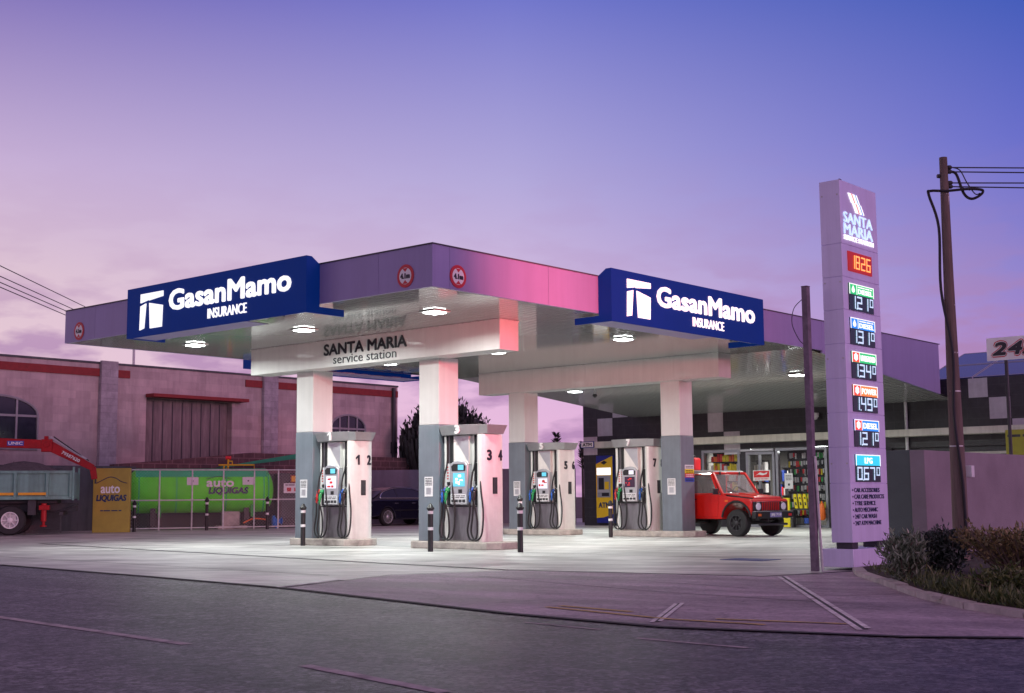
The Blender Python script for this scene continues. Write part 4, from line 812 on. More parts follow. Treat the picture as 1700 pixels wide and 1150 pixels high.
rack((23.3,6.95,.03),.50,2.2,6,5,'narrow shelf of pink and white goods just inside the shop door',[0,2,0,4,5,0],8)
t = thing('open_sign', 'red and white sign hanging on the glass shop door', 'sign', (SU-.04,6.65,1.70)); mb = MB(); mb.rect('L',(0,0,0),-.32,-.17,.32,.17,.012); mb.rect('L',(0,0,0),-.29,-.07,.29,.145,.004,1,.013); scribble(mb,'L',(0,0,0),-.26,-.145,.26,-.09,1,1,.003,.013,3)
mb.plate('L',(0,0,0),[(-.22,.0),(-.05,.10),(.1,.06),(.23,.11),(.2,.04),(.05,.0),(-.1,.03)],.003,0,.018); mb.build('board',['white_ink','hi_red'],t,smooth=0)
t = thing('notice', 'white paper notice stuck on the right shop window', 'notice', (SU-.035,5.66,1.50)); mb = MB(); mb.rect('L',(0,0,0),-.15,-.25,.15,.25,.004); scribble(mb,'L',(0,0,0),-.11,.02,.11,.2,4,1,.002,.005); mb.rect('L',(0,0,0),-.03,-.15,.04,-.08,.002,1,.005); mb.build('sheet',['label_white','ink'],t,smooth=0)
for i in range(4):
    o = None; mb = MB(); mb.plate('L',(0,0,0),[(-.05,0),(.05,0),(.0,.42),(-.015,.46),(-.085,.46),(-.10,.40)],.07); mb.plate('L',(0,0,0),[(-.03,.1),(.03,.1),(.0,.2),(-.05,.2)],.003,1,.071); mb.plate('L',(0,0,0),[(-.045,.30),(.005,.30),(-.01,.36),(-.06,.36)],.003,1,.071)
    o = mb.build('yellow_pack',['hi_yellow','ink'],None,.008); o.location = (SU-.22,5.28-i*.17,.62); tag(o, '%s of the four slanting yellow packs shown outside the shop window' % ('leftmost','second','third','rightmost')[i], 'pack', 'yellow packs by the shop window')
t = thing('pack_stand', 'low dark display stand carrying yellow packs in front of the shop window', 'stand', (SU-.25,5.02,.006)); mb = MB(); mb.box(-.12,-.45,.56,.12,.42,.60); mb.build('tray','dark_steel',t); 
for y in (-.42,.36): mb = MB(); mb.box(-.1,y,0,.1,y+.05,.559); mb.build('leg','dark_steel',t)
t = thing('yellow_sign', 'tall yellow arrow shaped stand up sign beside the bonnet of the red jeep', 'sign', (SU-.35,5.62,.006)); mb = MB(); mb.plate('L',(0,0,0),[(-.06,.02),(.16,.02),(.16,.95),(-.20,.95),(-.12,.80),(-.12,.25),(-.2,.2)],.05); mb.plate('L',(0,0,0),[(.0,.3),(.08,.3),(.08,.8),(.0,.8)],.003,1,.051); mb.build('board',['hi_yellow','ink'],t,.01)
t = thing('orange_bag', 'orange plastic sack hanging beside the yellow packs', 'bag', (SU-.2,4.42,.25)); mb = MB(); mb.lathe((0,0,0),(0,0,1),[(0,.07),(.08,.11),(.35,.10),(.5,.07),(.56,.02),(.60,.03)],9); mb.build('sack','hi_orange',t)
# bank machine
t = thing('cash_machine', 'yellow and blue cash machine set in the shop wall under the ATM sign', 'cash machine', (SU-.001,13.07,.0)); Z_ = (0,0,0)
mb = MB(); mb.rect('L',Z_,-.37,.10,.37,2.52,.12); mb.build('cabinet','atm_blue',t,.01)
mb = MB(); mb.plate('L',Z_,[(-.37,2.22),(.37,2.50),(.37,.42),(-.05,.30),(-.37,.28)],.012,0,.121); mb.build('front_panel','atm_yellow',t,.004)
mb = MB(); mb.rect('L',Z_,-.31,1.02,.28,1.80,.02,0,.134); mb.rect('L',Z_,-.24,1.30,.0,1.72,.006,1,.155); mb.rect('L',Z_,.03,1.30,.22,1.58,.006,2,.155); mb.rect('L',Z_,-.1,1.06,.22,1.18,.006,1,.155); mb.rect('L',Z_,-.26,1.19,.24,1.29,.05,3,.155); mb.build('keypad_recess',['atm_grey','ink','atm_yellow','silver'],t,smooth=0)
mb = MB(); mb.rect('L',Z_,-.33,1.82,.30,2.08,.012,0,.134); mb.build('lit_header','lit_white',t,smooth=0)
mb = MB(); mb.plate('L',Z_,[(-.16,2.26),(0,2.34),(.14,2.28),(.0,2.19)],.003,0,.134); mb.build('emblem','ink',t,smooth=0)
text('lettering','ATM','L',(-.134,.02,.74),.50,.20,'navy_ink',t,bold=.03)
t = thing('atm_sign', 'small white sign reading ATM on the pale ledge above the cash machine', 'sign', (21.74,13.47,2.915)); mb = MB(); mb.rect('L',(0,0,0),-.30,-.115,.30,.115,.03); mb.rect('L',(0,0,0),-.27,-.09,.27,.09,.004,1,.031); mb.build('board',['atm_blue','white_ink'],t,smooth=0); text('lettering','ATM','L',(-.036,0,0),.42,.125,'ink',t,bold=.035)
mb = MB(); mb.rect('L',(0,0,0),-.06,-.5,.06,.5,.03); o = mb.build('light_panel','lit_white'); o.location = (SU-.002,12.42,1.95); o.data.materials[0] = MATS['label_white']; tag(o,'narrow white notice board on the wall right of the cash machine','notice')
t = thing('security_camera', 'white dome camera on the shop wall just under the rear soffit', 'camera', (SU-.02,4.55,3.55)); mb = MB(); mb.box(-.18,-.04,.05,.02,.04,.12); mb.build('bracket','label_white',t,.01); mb = MB(); mb.lathe((-.18,0,.08),(0,0,-1),[(0,.11),(.1,.12),(.12,.09),(.18,.06),(.2,0)],12); mb.build('dome','label_white',t)
# solar panels on the shop roof
for r_ in range(2):
    for c in range(6):
        y = 1.3-c*1.62; x = 22.9+r_*1.75; z = 4.50+r_*.56
        t = thing('solar_panel', 'solar panel on the shop roof', 'solar panel', (x,y,z), 0, 'solar panels on the shop roof'); t['label'] = 'tilted blue solar panel in the %s row on the shop roof, %s from the canopy' % (('front','back')[r_], ('first','second','third','fourth','fifth','sixth')[c])
        mb = MB(); mb.hull8([(0,-1.58,0),(1.7,-1.58,.54),(1.7,0,.54),(0,0,0)],[(0,-1.58,.03),(1.7,-1.58,.57),(1.7,0,.57),(0,0,.03)]); mb.build('glass','solar',t,smooth=0)
        mb = MB()
        for a,b in ((0,.03),(1.55,1.58)): mb.hull8([(0,-b,.031),(1.7,-b,.571),(1.7,-a,.571),(0,-a,.031)],[(0,-b,.036),(1.7,-b,.576),(1.7,-a,.576),(0,-a,.036)])
        for a,b in ((0,.03),(1.67,1.7)): mb.hull8([(a,-1.549,.032+a*.3177),(b,-1.549,.032+b*.3177),(b,-.031,.032+b*.3177),(a,-.031,.032+a*.3177)],[(a,-1.549,.038+a*.3177),(b,-1.549,.038+b*.3177),(b,-.031,.038+b*.3177),(a,-.031,.038+a*.3177)])
        mb.build('frame','solar_line',t,smooth=0)
# signs at the right
t = thing('hours_sign', 'white board with black and red 24/7 lettering at the right edge', 'sign', (15.9,-3.45,0)); mb = MB(); mb.rect('L',(0,0,0),0,4.27,1.75,4.83,.04); mb.build('board','board_white',t,.006); mb = MB(); mb.cyl((.05,-.43,0),(.05,-.43,4.27),.045,n=8); mb.cyl((.05,-1.4,0),(.05,-1.4,4.27),.045,n=8); mb.build('post','dark_steel',t)
text('lettering','24/7','L',(-.04,-.84,4.55),1.50,.42,'red_ink',t,shear=.2,d=.004,wt=.12,sp=1.12); text('lettering','24/7','L',(-.044,-.84,4.55),1.44,.37,'white_ink',t,shear=.2,d=.004,z0=.006,wt=.085,sp=1.12); text('lettering','24/7','L',(-.050,-.84,4.55),1.40,.335,'ink',t,shear=.2,d=.006,z0=.008,wt=.06,sp=1.12)
t = thing('yellow_banner', 'dull yellow board with dark print behind the boundary wall at the right edge', 'sign', (17.3,-3.28,0)); mb = MB(); mb.rect('L',(0,0,0),0,2.0,2.2,2.64,.03); scribble(mb,'L',(0,0,0),.05,2.42,2.1,2.56,1,1,.003,.031,4); scribble(mb,'L',(0,0,0),.5,2.12,2.1,2.30,1,1,.003,.031,6); mb.build('board',['banner_yellow','dark_steel'],t,smooth=0); mb = MB()
for y in (-.2,-2): mb.box(.01,y-.03,0,.06,y+.03,2.0)
mb.build('post','dark_steel',t)

# ------------------------------------------------------------------ vehicles
def wheel(parent, loc, axis_y, r, w, rim_r, rim_m, spokes, spoke_m=None, name='wheel'):
    """axis_y = +1 or -1: the side the rim faces, in the parent's space"""
    mb = MB(); a = (loc[0], loc[1]-axis_y*w/2, loc[2])
    mb.lathe(a, (0,axis_y,0), [(0,rim_r),(0,r*.90),(w*.14,r*.985),(w*.3,r),(w*.7,r),(w*.86,r*.985),(w,r*.90),(w,rim_r),(w*.55,rim_r*.97),(w*.5,0)], 32)
    tw = mb.build(name, 'rubber', parent)
    mb = MB(); f = loc[1]+axis_y*(w/2)
    def P_(ra, an, d): return (loc[0]+ra*math.cos(an), f+axis_y*d, loc[2]+ra*math.sin(an))
    mb.lathe((loc[0], f-axis_y*.05, loc[2]), (0,axis_y,0), [(0,rim_r*.98),(.055,rim_r*1.0),(.055,rim_r*.92),(.03,rim_r*.86),(0,rim_r*.86)], 32)
    for i in range(spokes):
        an = 2*math.pi*i/spokes; g = (.30 if spokes < 7 else .11)
        q = [P_(rim_r*.22, an-g*1.3, -.02), P_(rim_r*.9, an-g*.62, -.01), P_(rim_r*.9, an+g*.62, -.01), P_(rim_r*.22, an+g*1.3, -.02)]
        mb.hull8([(x, y-axis_y*.03, z) for x, y, z in q], q)
    mb.lathe((loc[0], f-axis_y*.05, loc[2]), (0,axis_y,0), [(0,rim_r*.34),(.04,rim_r*.32),(.06,rim_r*.2),(.065,0)], 16)
    mb.build('rim', rim_m, tw); return tw
def arc(cx, cz, r, a0, a1, n=9): return [(cx+r*math.cos(R(a0+(a1-a0)*i/n)), cz+r*math.sin(R(a0+(a1-a0)*i/n))) for i in range(n+1)]
def slab(pts, y0, y1): mb = MB(); mb.prism([(x, y0, z) for x, z in pts], (0, y1-y0, 0)); return mb

# red off-roader beside pump 7
J = thing('offroad_car', 'red boxy off-road car with a grey soft top beside pump 7', 'car', (14.10,2.13,.004), R(-98)); J.scale = (1.03,1.03,1.03)
prof = [(-2.72,.52),(-2.72,1.03),(-.45,1.04),(-.38,1.0),(.42,.93),(.47,.88),(.47,.53)]+arc(0,.42,.44,14,166)+[(-.48,.43),(-1.55,.43)]+arc(-2.03,.42,.44,14,166)
slab(prof,-.73,.73).build('body','jeep_red',J,.018)
mb = MB(); mb.hull8([(-.42,-.60,1.0),(.43,-.58,.92),(.43,.58,.92),(-.42,.60,1.0)],[(-.42,-.56,1.075),(.40,-.54,.985),(.40,.54,.985),(-.42,.56,1.075)]); mb.build('bonnet','jeep_red',J,.025)
mb = MB()
for s in (-1,1): mb.hull8([(-.44,s*.605,.99),(.40,s*.590,.915),(.40,s*.597,.915),(-.44,s*.612,.99)],[(-.44,s*.605,1.045),(.42,s*.590,.955),(.42,s*.597,.955),(-.44,s*.612,1.045)])
mb.build('bonnet_gap','ink',J,smooth=0)
mb = MB(); mb.hull8([(-.30,-.30,1.045),(.30,-.28,.985),(.30,.28,.985),(-.30,.30,1.045)],[(-.27,-.26,1.095),(.27,-.24,1.02),(.27,.24,1.02),(-.27,.26,1.095)]); mb.build('bonnet_bulge','jeep_red',J,.02)
for s in (-1,1):
    mb = MB(); mb.box(-.36,s*.733-.012,.86,-.26,s*.733+.012,.91); mb.build('side_lamp','hi_orange',J,.004)
    mb = MB(); mb.box(-2.6,s*.733-.006,.93,-1.52,s*.733+.006,.965); mb.box(-1.53,s*.734-.004,.46,-1.515,s*.734+.004,1.03); mb.build('side_gap','ink',J,smooth=0)
mb = MB(); mb.box(-.52,-.64,.98,-.44,.64,1.045); mb.box(-.80,-.62,.85,-.52,.62,.99,1); mb.build('dashboard',['black_plastic','dark_steel'],J,.01)
mb = MB(); mb.tube([(.63,-.30,.44),(.66,-.30,.40),(.63,-.30,.37)],.015,6); mb.cyl((.56,-.55,.30),(.56,.55,.30),.03,n=8); mb.build('tow_bar','dark_steel',J)
mb = MB(); mb.box(.471,-.68,.63,.485,.68,.86); g = mb.build('grille','black_plastic',J,.006); mb = MB()
for i in range(10): mb.box(.486,-.34+i*.072,.645,.497,-.31+i*.072,.85)
mb.build('grille_bar','jeep_red',g,.003)
for s in (-1,1):
    mb = MB(); mb.lathe((.486,s*.50,.745),(1,0,0),[(0,.115),(.02,.115),(.02,.10)],20); h = mb.build('headlight','chrome',J); mb = MB(); mb.lathe((.496,s*.50,.745),(1,0,0),[(0,.10),(.02,.085),(.03,.05),(.034,0)],20); mb.build('lens','lamp_glass',h)
    mb = MB(); mb.box(.621,s*.60-.06,.505,.629,s*.60+.06,.565); mb.build('indicator','hi_orange' if s<0 else 'hi_red',J)
mb = MB(); mb.box(.50,-.76,.45,.62,.76,.615); mb.hull8([(.0,-.745,.50),(.5,-.755,.47),(.5,-.70,.47),(.0,-.72,.5)],[(.05,-.745,.60),(.5,-.755,.61),(.5,-.70,.61),(.05,-.72,.6)]) if False else None; b_ = mb.build('bumper','black_plastic',J,.012); mb = MB(); mb.box(.505,-.74,.616,.625,.74,.632); mb.build('bumper_trim','chrome',b_,.004)
mb = MB(); mb.box(.622,-.20,.475,.632,.26,.595); pl = mb.build('number_plate','plate_blue',J,.003); text('lettering','JBJ 718','R',(.632,.03,.535),.40,.075,'white_ink',pl,bold=.02)
# windscreen frame
def scr(y, s): return (-.45-.36*s, y*(1-.10*s), 1.05+.54*s)
mb = MB()
for a, b in (((-.70,0),(-.70,1)),((.70,0),(.70,1)),((-.70,1),(.70,1)),((-.70,0),(.70,0))):
    p = Vector(scr(*a)); q = Vector(scr(*b)); mb.tube([p,q],.042,4) 
mb.build('windscreen_frame','jeep_red',J,.008)
mb = MB(); mb.add([scr(-.66,.06),scr(.66,.06),scr(.66,.94),scr(-.66,.94)],[(0,1,2,3)]); ws = mb.build('windscreen','jeep_glass',J,smooth=0)
mb = MB()
for y in (-.2,.25): mb.tube([Vector(scr(y,.05))+Vector((.05,0,.02)),Vector(scr(y-.25,.30))+Vector((.03,0,.02))],.012,5)
mb.build('wiper','black_plastic',ws); mb = MB()
for y in (-.45,.40): mb.tube([Vector(scr(y,1))+Vector((.045,0,.03)),Vector(scr(y-.06,.86))+Vector((.045,0,.03))],.02,6)
mb.build('frame_clip','black_plastic',ws)
for s in (-1,1):
    y = s*.735
    mb = MB(); mb.prism([(-.54,y,1.04),(-1.50,y,1.04),(-1.50,y,.50),(-.60,y,.50)],(0,s*.012,0)); d = mb.build('door','jeep_red',J,.006)
    mb = MB(); mb.tube([(-.56,y*.985,1.06),(-.84,y*.92,1.56),(-1.47,y*.92,1.56),(-1.50,y*.985,1.06),(-.56,y*.985,1.06)],.026,6); mb.build('window_frame','jeep_red',d)
    mb = MB(); mb.add([(-.60,y*.975,1.08),(-.86,y*.925,1.54),(-1.45,y*.925,1.54),(-1.47,y*.975,1.08)],[(0,1,2,3)]); mb.build('window','jeep_glass',d,smooth=0)
    mb = MB(); mb.box(-1.43,y+s*.012-.012,.91,-1.28,y+s*.012+.02,.94); mb.build('handle','black_plastic',d,.004)
    mb = MB(); mb.tube([(-.55,y,1.07),(-.50,y+s*.13,1.10)],.012,6); mb.box(-.54,y+s*.08 if s>0 else y-.25,1.05,-.50,y+s*.25 if s>0 else y-.08,1.19); mb.build('mirror','black_plastic',d,.01)
    mb = MB(); mb.add([(-1.52,y*.985,1.05),(-.84 if False else -1.49,y*.93,1.57),(-2.60,y*.93,1.57),(-2.70,y*.985,1.05)],[(0,1,2,3)]); mb.build('side_curtain','canvas_black',J,smooth=0)
    mb = MB(); mb.tube([(x, s*.745, z) for x,z in arc(0,.42,.455,8,172)],.03,6); mb.tube([(x, s*.745, z) for x,z in arc(-2.03,.42,.455,8,172)],.03,6); mb.build('arch_flare','black_plastic',J)
    for x in (0,-2.03): wheel(J,(x,s*.66,.338),s,.338,.20,.20,'dark_steel',8)
mb = MB(); mb.hull8([(-.78,-.66,1.575),(-2.66,-.67,1.575),(-2.66,.67,1.575),(-.78,.66,1.575)],[(-.84,-.60,1.655),(-2.60,-.60,1.70),(-2.60,.60,1.70),(-.84,.60,1.655)]); mb.build('soft_top','canvas_grey',J,.03)
mb = MB(); mb.add([(-2.70,-.71,1.05),(-2.70,.71,1.05),(-2.62,.66,1.57),(-2.62,-.66,1.57)],[(0,1,2,3)]); mb.build('rear_curtain','canvas_black',J,smooth=0)
for y in (-.36,.36): mb = MB(); mb.box(-1.55,y-.22,.7,-1.1,y+.22,.9); mb.hull8([(-1.62,y-.21,.9),(-1.48,y-.21,.9),(-1.48,y+.21,.9),(-1.62,y+.21,.9)],[(-1.74,y-.15,1.42),(-1.64,y-.15,1.42),(-1.64,y+.15,1.42),(-1.74,y+.15,1.42)]); mb.build('seat','canvas_black',J,.03)
mb = MB(); mb.tube([(-.86+.10*math.cos(a)*.5,.36+.18*math.sin(a),1.10+.17*math.cos(a)) for a in [2*math.pi*i/16 for i in range(17)]],.014,6); mb.build('steering_wheel','black_plastic',J)
mb = MB(); mb.cyl((0,-.6,.34),(0,.6,.34),.05,n=8); mb.cyl((-2.03,-.6,.34),(-2.03,.6,.34),.05,n=8); mb.box(-2.6,-.42,.40,.45,-.34,.50); mb.box(-2.6,.34,.40,.45,.42,.50); mb.tube([(.15,-.5,.42),(.38,.1,.38),(.2,.5,.4)],.025,6); mb.build('axle','dark_steel',J)
t = thing('fuel_can', 'red jerrycan standing on the soft top of the red car', 'can', (14.85,4.52,1.735)); mb = MB(); mb.box(-.16,-.2,0,.16,.2,.36); mb.build('can','hi_red',t,.05); mb = MB(); mb.tube(bez([(-.0,-.12,.355),(-.0,-.10,.41),(0,.10,.41),(0,.12,.355)],4),.014,6); mb.box(-.166,-.09,.16,-.159,.09,.26); mb.build('handle','black_plastic',t)

# dark saloon behind pumps 1 and 3
B = thing('saloon_car', 'dark navy saloon with chrome edged windows behind pumps 1 and 3', 'car', (18.86,21.78,.004), 0); B.scale = (1.04,1.04,1.05)
prof = [(-.98,.30),(-1.02,.62),(-.96,.92),(-.45,.97),(2.55,.95),(3.45,.80),(3.58,.62),(3.55,.30)]+arc(2.72,.31,.36,8,172)+[(2.3,.22),(.4,.22)]+arc(0,.31,.36,8,172)
slab(prof,-.86,.86).build('body','car_navy',B,.05,seg=3)
gh = [(-.62,.955),(.02,1.28),(.55,1.41),(1.35,1.41),(1.75,1.30),(2.55,.945)]
yy = lambda z: .80-(z-.95)*.48
mb = MB(); n_ = len(gh); mb.add([(x,-yy(z),z) for x,z in gh]+[(x,yy(z),z) for x,z in gh],[tuple(range(n_))[::-1],tuple(range(n_,2*n_))]+[(i,(i+1)%n_,(i+1)%n_+n_,i+n_) for i in range(n_)]); mb.build('cabin','car_navy',B,.04,seg=3)
for s in (-1,1):
    wd = bez([(-.28,0,1.00),(-.30,0,1.06),(-.08,0,1.22),(.50,0,1.345),(1.30,0,1.345),(1.72,0,1.24),(2.30,0,1.0),(2.2,0,.985)],4); pts = [(p.x,p.z) for p in wd]
    mb = MB(); mb.add([(x,s*(yy(z)+.010),z) for x,z in pts],[tuple(range(len(pts)))]); w_ = mb.build('side_window','car_glass',B,smooth=0)
    mb = MB(); ring = [(x,s*(yy(z)+.014),z) for x,z in pts]; mb.tube(ring+[ring[0]],.016,6); mb.build('chrome_trim','chrome',w_)
    mb = MB(); mb.hull8([(.55,s*(yy(1.0)+.011),.99),(.62,s*(yy(1.0)+.011),.99),(.62,s*(yy(1.34)+.011),1.34),(.50,s*(yy(1.34)+.011),1.34)],[(.55,s*(yy(1.0)+.02),.99),(.62,s*(yy(1.0)+.02),.99),(.62,s*(yy(1.34)+.02),1.34),(.50,s*(yy(1.34)+.02),1.34)]); mb.build('pillar','car_navy',w_)
    for x in (.35,1.25): mb = MB(); mb.box(x,s*.868-.012,.80,x+.18,s*.868+.012,.825); mb.build('door_handle','chrome',B,.004)
    mb = MB(); mb.box(.36,s*.866-.006,.54,2.3,s*.866+.006,.575); mb.build('side_moulding','chrome' if False else 'black_plastic',B,.003)
    mb = MB()
    for x in (.62,1.68): mb.box(x,s*.8605-.0015,.28,x+.008,s*.8605+.0015,.94)
    mb.build('door_gap','ink',B,smooth=0)
    for x in (0,2.72): wheel(B,(x,s*.77,.325),s,.325,.22,.235,'silver',12)
    mb = MB(); mb.hull8([(-1.03,s*.45,.66),(-1.03,s*.82,.66),(-1.0,s*.82,.82),(-1.0,s*.45,.82)],[(-.9,s*.45,.66),(-.9,s*.84,.66),(-.9,s*.84,.82),(-.9,s*.45,.82)]); mb.build('tail_light','hi_red',B,.01)
mb = MB(); mb.add([(-.55,-.68,1.0),(-.55,.68,1.0),(-.02,.60,1.265),(-.02,-.60,1.265)],[(0,1,2,3)]); [setattr(v,'x',0) for v in ()]; o = mb.build('rear_window','car_glass',B,smooth=0); o.location = (-.012,0,.012)
t = thing('wall_box', 'small purple grey box on the wall behind the boot of the dark saloon', 'box', (19.75,24.9,1.35), R(-48)); mb = MB(); mb.box(-.25,-.12,0,.25,.10,.45); mb.box(-.2,-.125,.08,.2,-.12,.37); mb.build('box','blue_grey_wall',t,.02)

# tipper lorry with a folded crane
HD = R(145.2); T = thing('tipper_lorry', 'grey green tipper lorry with a folded red crane at the left edge', 'lorry', (6.28,21.95,.004), HD)
mb = MB(); b0, b1, yb = 1.12, 1.98, 2.2
mb.box(.0,-yb,b0,4.2,0,b0+.10); mb.box(.04,-.06,b0+.10,4.2,-.0,b1); mb.box(.04,-yb,b0+.1,4.2,-yb+.06,b1); mb.box(4.14,-yb+.061,b0+.1,4.2,-.061,b1+.25)
bd = mb.build('tipper_bed','truck_green',T,.012)
mb = MB()
for x in (.02,.72,1.66,2.6,3.5): mb.hull8([(x,-.001,b0+.02),(x+.10,-.001,b0+.02),(x+.17,-.001,b1-.02),(x+.07,-.001,b1-.02)] if False else [(x,0,b0+.02),(x+.12,0,b0+.02),(x+.12,0,b1-.02),(x,0,b1-.02)],[(x+.02,.07,b0+.04),(x+.10,.07,b0+.04),(x+.10,.07,b1-.04),(x+.02,.07,b1-.04)])
mb.box(.0,.0,b1-.07,4.2,.06,b1+.02); mb.box(.0,.0,b0-.02,4.2,.05,b0+.08); mb.box(-.03,-.05,b0-.05,.03,.08,b1+.14); mb.box(-.03,-yb-.03,b0-.05,.03,-yb+.05,b1+.14); mb.build('bed_rib','truck_green',bd,.008)
mb = MB(); mb.box(-.02,-yb+.06,b0+.05,.03,-.06,b1-.05); mb.build('tailgate','truck_green',bd,.01)
mb = MB()
for x0_,x1_ in ((.80,1.62),(1.75,2.55),(2.7,3.4)): mb.box(x0_,.071,b0+.12,x1_,.08,b0+.20)
mb.build('reflector_strip','amber_tape',bd,smooth=0)
mb = MB(); mb.box(-.05,-1.55,.72,6.5,-1.35,.98); mb.box(-.05,-.85,.72,6.5,-.65,.98); mb.box(.5,-1.8,.98,4.0,-.4,1.115); mb.cyl((1.85,-2.0,.47),(1.85,-.2,.47),.09,n=10); mb.box(1.1,-.5,.62,1.35,-.1,1.1); mb.box(.3,-1.9,.6,.42,-.25,.72); mb.tube([(-.15,-.4,.95),(.45,-.45,.72),(1.0,-.5,.7)],.03,6); mb.build('chassis','dark_steel',T,.01)
for x in (1.85,5.2):
    for y,s in ((-.16,1),(-2.04,-1)): wheel(T,(x,y,.468),s,.468,.28,.26,'label_white',8)
mb = MB(); mb.cyl((.86,-.05,.42),(.86,-.05,.98),.085,n=12); mb.cyl((.86,-.05,.30),(.86,-.05,.42),.045,n=10); mb.cyl((.86,-.05,.26),(.86,-.05,.30),.10,n=12); mb.box(.70,-.3,.78,1.0,.06,.92); mb.build('stabiliser_leg','truck_red',T,.006)
mb = MB(); mb.box(4.6,-2.15,.7,6.6,-.05,2.75); mb.build('cab','truck_red',T,.06); 
mb = MB(); mb.box(4.25,-1.4,.9,4.55,-.8,3.0); mb.box(4.3,-1.35,3.0,4.5,-.85,3.2); cr_ = mb.build('crane_post','truck_red',T,.02)
def bar(mb, p, q, w, h0, h1, m=0):                  # tapered box beam from p to q
    p = Vector(p); q = Vector(q); d = (q-p).normalized(); s = Vector((0,1,0)); n_ = s.cross(d)
    mb.hull8([p-s*w-n_*h0,p+s*w-n_*h0,p+s*w+n_*h0,p-s*w+n_*h0],[q-s*w-n_*h1,q+s*w-n_*h1,q+s*w+n_*h1,q-s*w+n_*h1],m)
mb = MB(); bar(mb,(4.5,-1.0,2.98),(1.02,-1.0,2.86),.11,.16,.14); mb.box(.74,-1.14,2.62,1.08,-.86,3.02); mb.box(.88,-1.12,3.02,1.0,-.88,3.12); bm_ = mb.build('boom','truck_red',T,.012)
text('lettering','UNIC','B',(1.86,-.885,2.89),.44,.10,'white_ink',bm_,bold=.035); mb = MB(); mb.rect('B',(1.86,-.887,2.89),-.25,-.075,.25,.075,.002); mb.build('badge','hi_blue',bm_,smooth=0)
text('lettering','…NIS','B',(2.50,-.875,3.0),.24,.09,'white_ink',bm_,bold=.035); mb = MB(); scribble(mb,'B',(2.5,-.87,2.86),-.2,-.08,.16,.07,2,0,.002,.002,9); mb.build('small_print','white_ink',bm_,smooth=0)
mb = MB(); A_ = Vector((.92,-1.0,2.86)); E_ = Vector((-.52,-1.0,2.10)); bar(mb,A_,E_,.10,.17,.10); bar(mb,E_+Vector((.02,0,.03)),E_+Vector((-.05,0,-.36)),.08,.10,.09); mb.cyl((.92,-1.16,2.86),(.92,-.84,2.86),.10,n=12); fa = mb.build('forearm','truck_red',T,.012)
mb = MB(); mb.cyl(A_+Vector((-.1,.0,.24)),A_.lerp(E_,.85)+Vector((0,0,.17)),.035,n=10); mb.cyl(A_+Vector((-.1,.12,.22)),A_.lerp(E_,.8)+Vector((0,.10,.16)),.018,n=8); mb.build('hydraulic_ram','silver',fa)
mb = MB(); mb.tube(bez([A_+Vector((-.2,.0,.25)),A_.lerp(E_,.5)+Vector((0,.03,.26)),A_.lerp(E_,.9)+Vector((0,.0,.16))],5),.018,6); mb.cyl(E_+Vector((-.08,0,-.36)),E_+Vector((-.08,0,-.50)),.03,n=8); mb.build('hose','black_plastic',fa)
n1 = text('lettering','79587620','B',(0,0,0),.62,.105,'white_ink',fa,bold=.02)
d_ = (E_-A_).normalized(); ang = math.atan2(-d_.z, -d_.x)
n1.location = A_.lerp(E_,.52)+Vector((0,.118,.0)); n1.rotation_euler = (0, math.atan2(d_.z, -d_.x), 0)
heap = MB(); nx, ny = 16, 8; vs = []
for i in range(nx+1):
    for j in range(ny+1):
        fx = i/nx; fy = j/ny; vs.append((.15+2.9*fx, -2.1+2.0*fy, 1.72+.60*max(0,math.sin(math.pi*fx))**.8*(.45+.55*math.sin(math.pi*fy))+random.uniform(-.012,.012)))
heap.add(vs,[(i*(ny+1)+j,(i+1)*(ny+1)+j,(i+1)*(ny+1)+j+1,i*(ny+1)+j+1) for i in range(nx) for j in range(ny)]); o = heap.build('gravel_heap','gravel'); o.location = T.location; o.rotation_euler = T.rotation_euler; tag(o,'smooth dark grey heap of gravel piled above the side of the tipper bed','gravel',None,'stuff')

# ------------------------------------------------------------------ warehouse at the left
WV = 28.1; wh = thing('warehouse', 'mauve rendered warehouse with pale pilasters, red bands and a recessed wooden gate', 'building', (0,0,0))
mb = MB(); mb.box(-8,WV,0,12.9,WV+.5,6.15); mb.box(12.9,WV,5.0,16.95,WV+.5,6.15); mb.box(16.95,WV,0,26.33,WV+.5,6.15); mb.box(26.03,WV+.501,0,26.33,46,6.12); mb.box(-8,WV+.501,0,-7.7,46,6.12); mb.build('wall','mauve_wall',wh,smooth=0)
mb = MB(); mb.box(-7.9,WV+.3,5.7,26.2,46,5.85); mb.build('roof','grey_wall',wh,smooth=0)
mb = MB(); mb.box(-8.02,WV-.04,6.152,26.36,WV+.55,6.23); mb.build('coping','grey_wall',wh,.01)
for a,b in ((10.83,11.54),(18.46,19.2),(3.0,3.7)): mb = MB(); mb.box(a,WV-.18,0,b,WV-.003,6.148); mb.box(a,WV-.18,6.148,b,WV-.045,6.27); mb.build('pilaster','block_pale',wh,.012)
for a,b in ((3.7,10.828),(11.542,12.13),(17.6,18.458),(19.202,26.32)): mb = MB(); mb.box(a,WV-.05,5.68,b,WV-.002,5.97); mb.build('red_band','band_red',wh,smooth=0)
mb = MB(); mb.box(12.86,WV-.55,5.0,17.4,WV-.002,5.13); mb.build('lintel','band_red',wh,.01)
mb = MB(); mb.box(12.9,WV+.30,0,16.95,WV+.36,5.0)
for i in range(9): mb.box(12.93+i*.45,WV+.285,.2,12.97+i*.45,WV+.2999,4.9,1)
mb.build('wooden_gate',['shutter_wood','dark_steel'],wh,smooth=0)
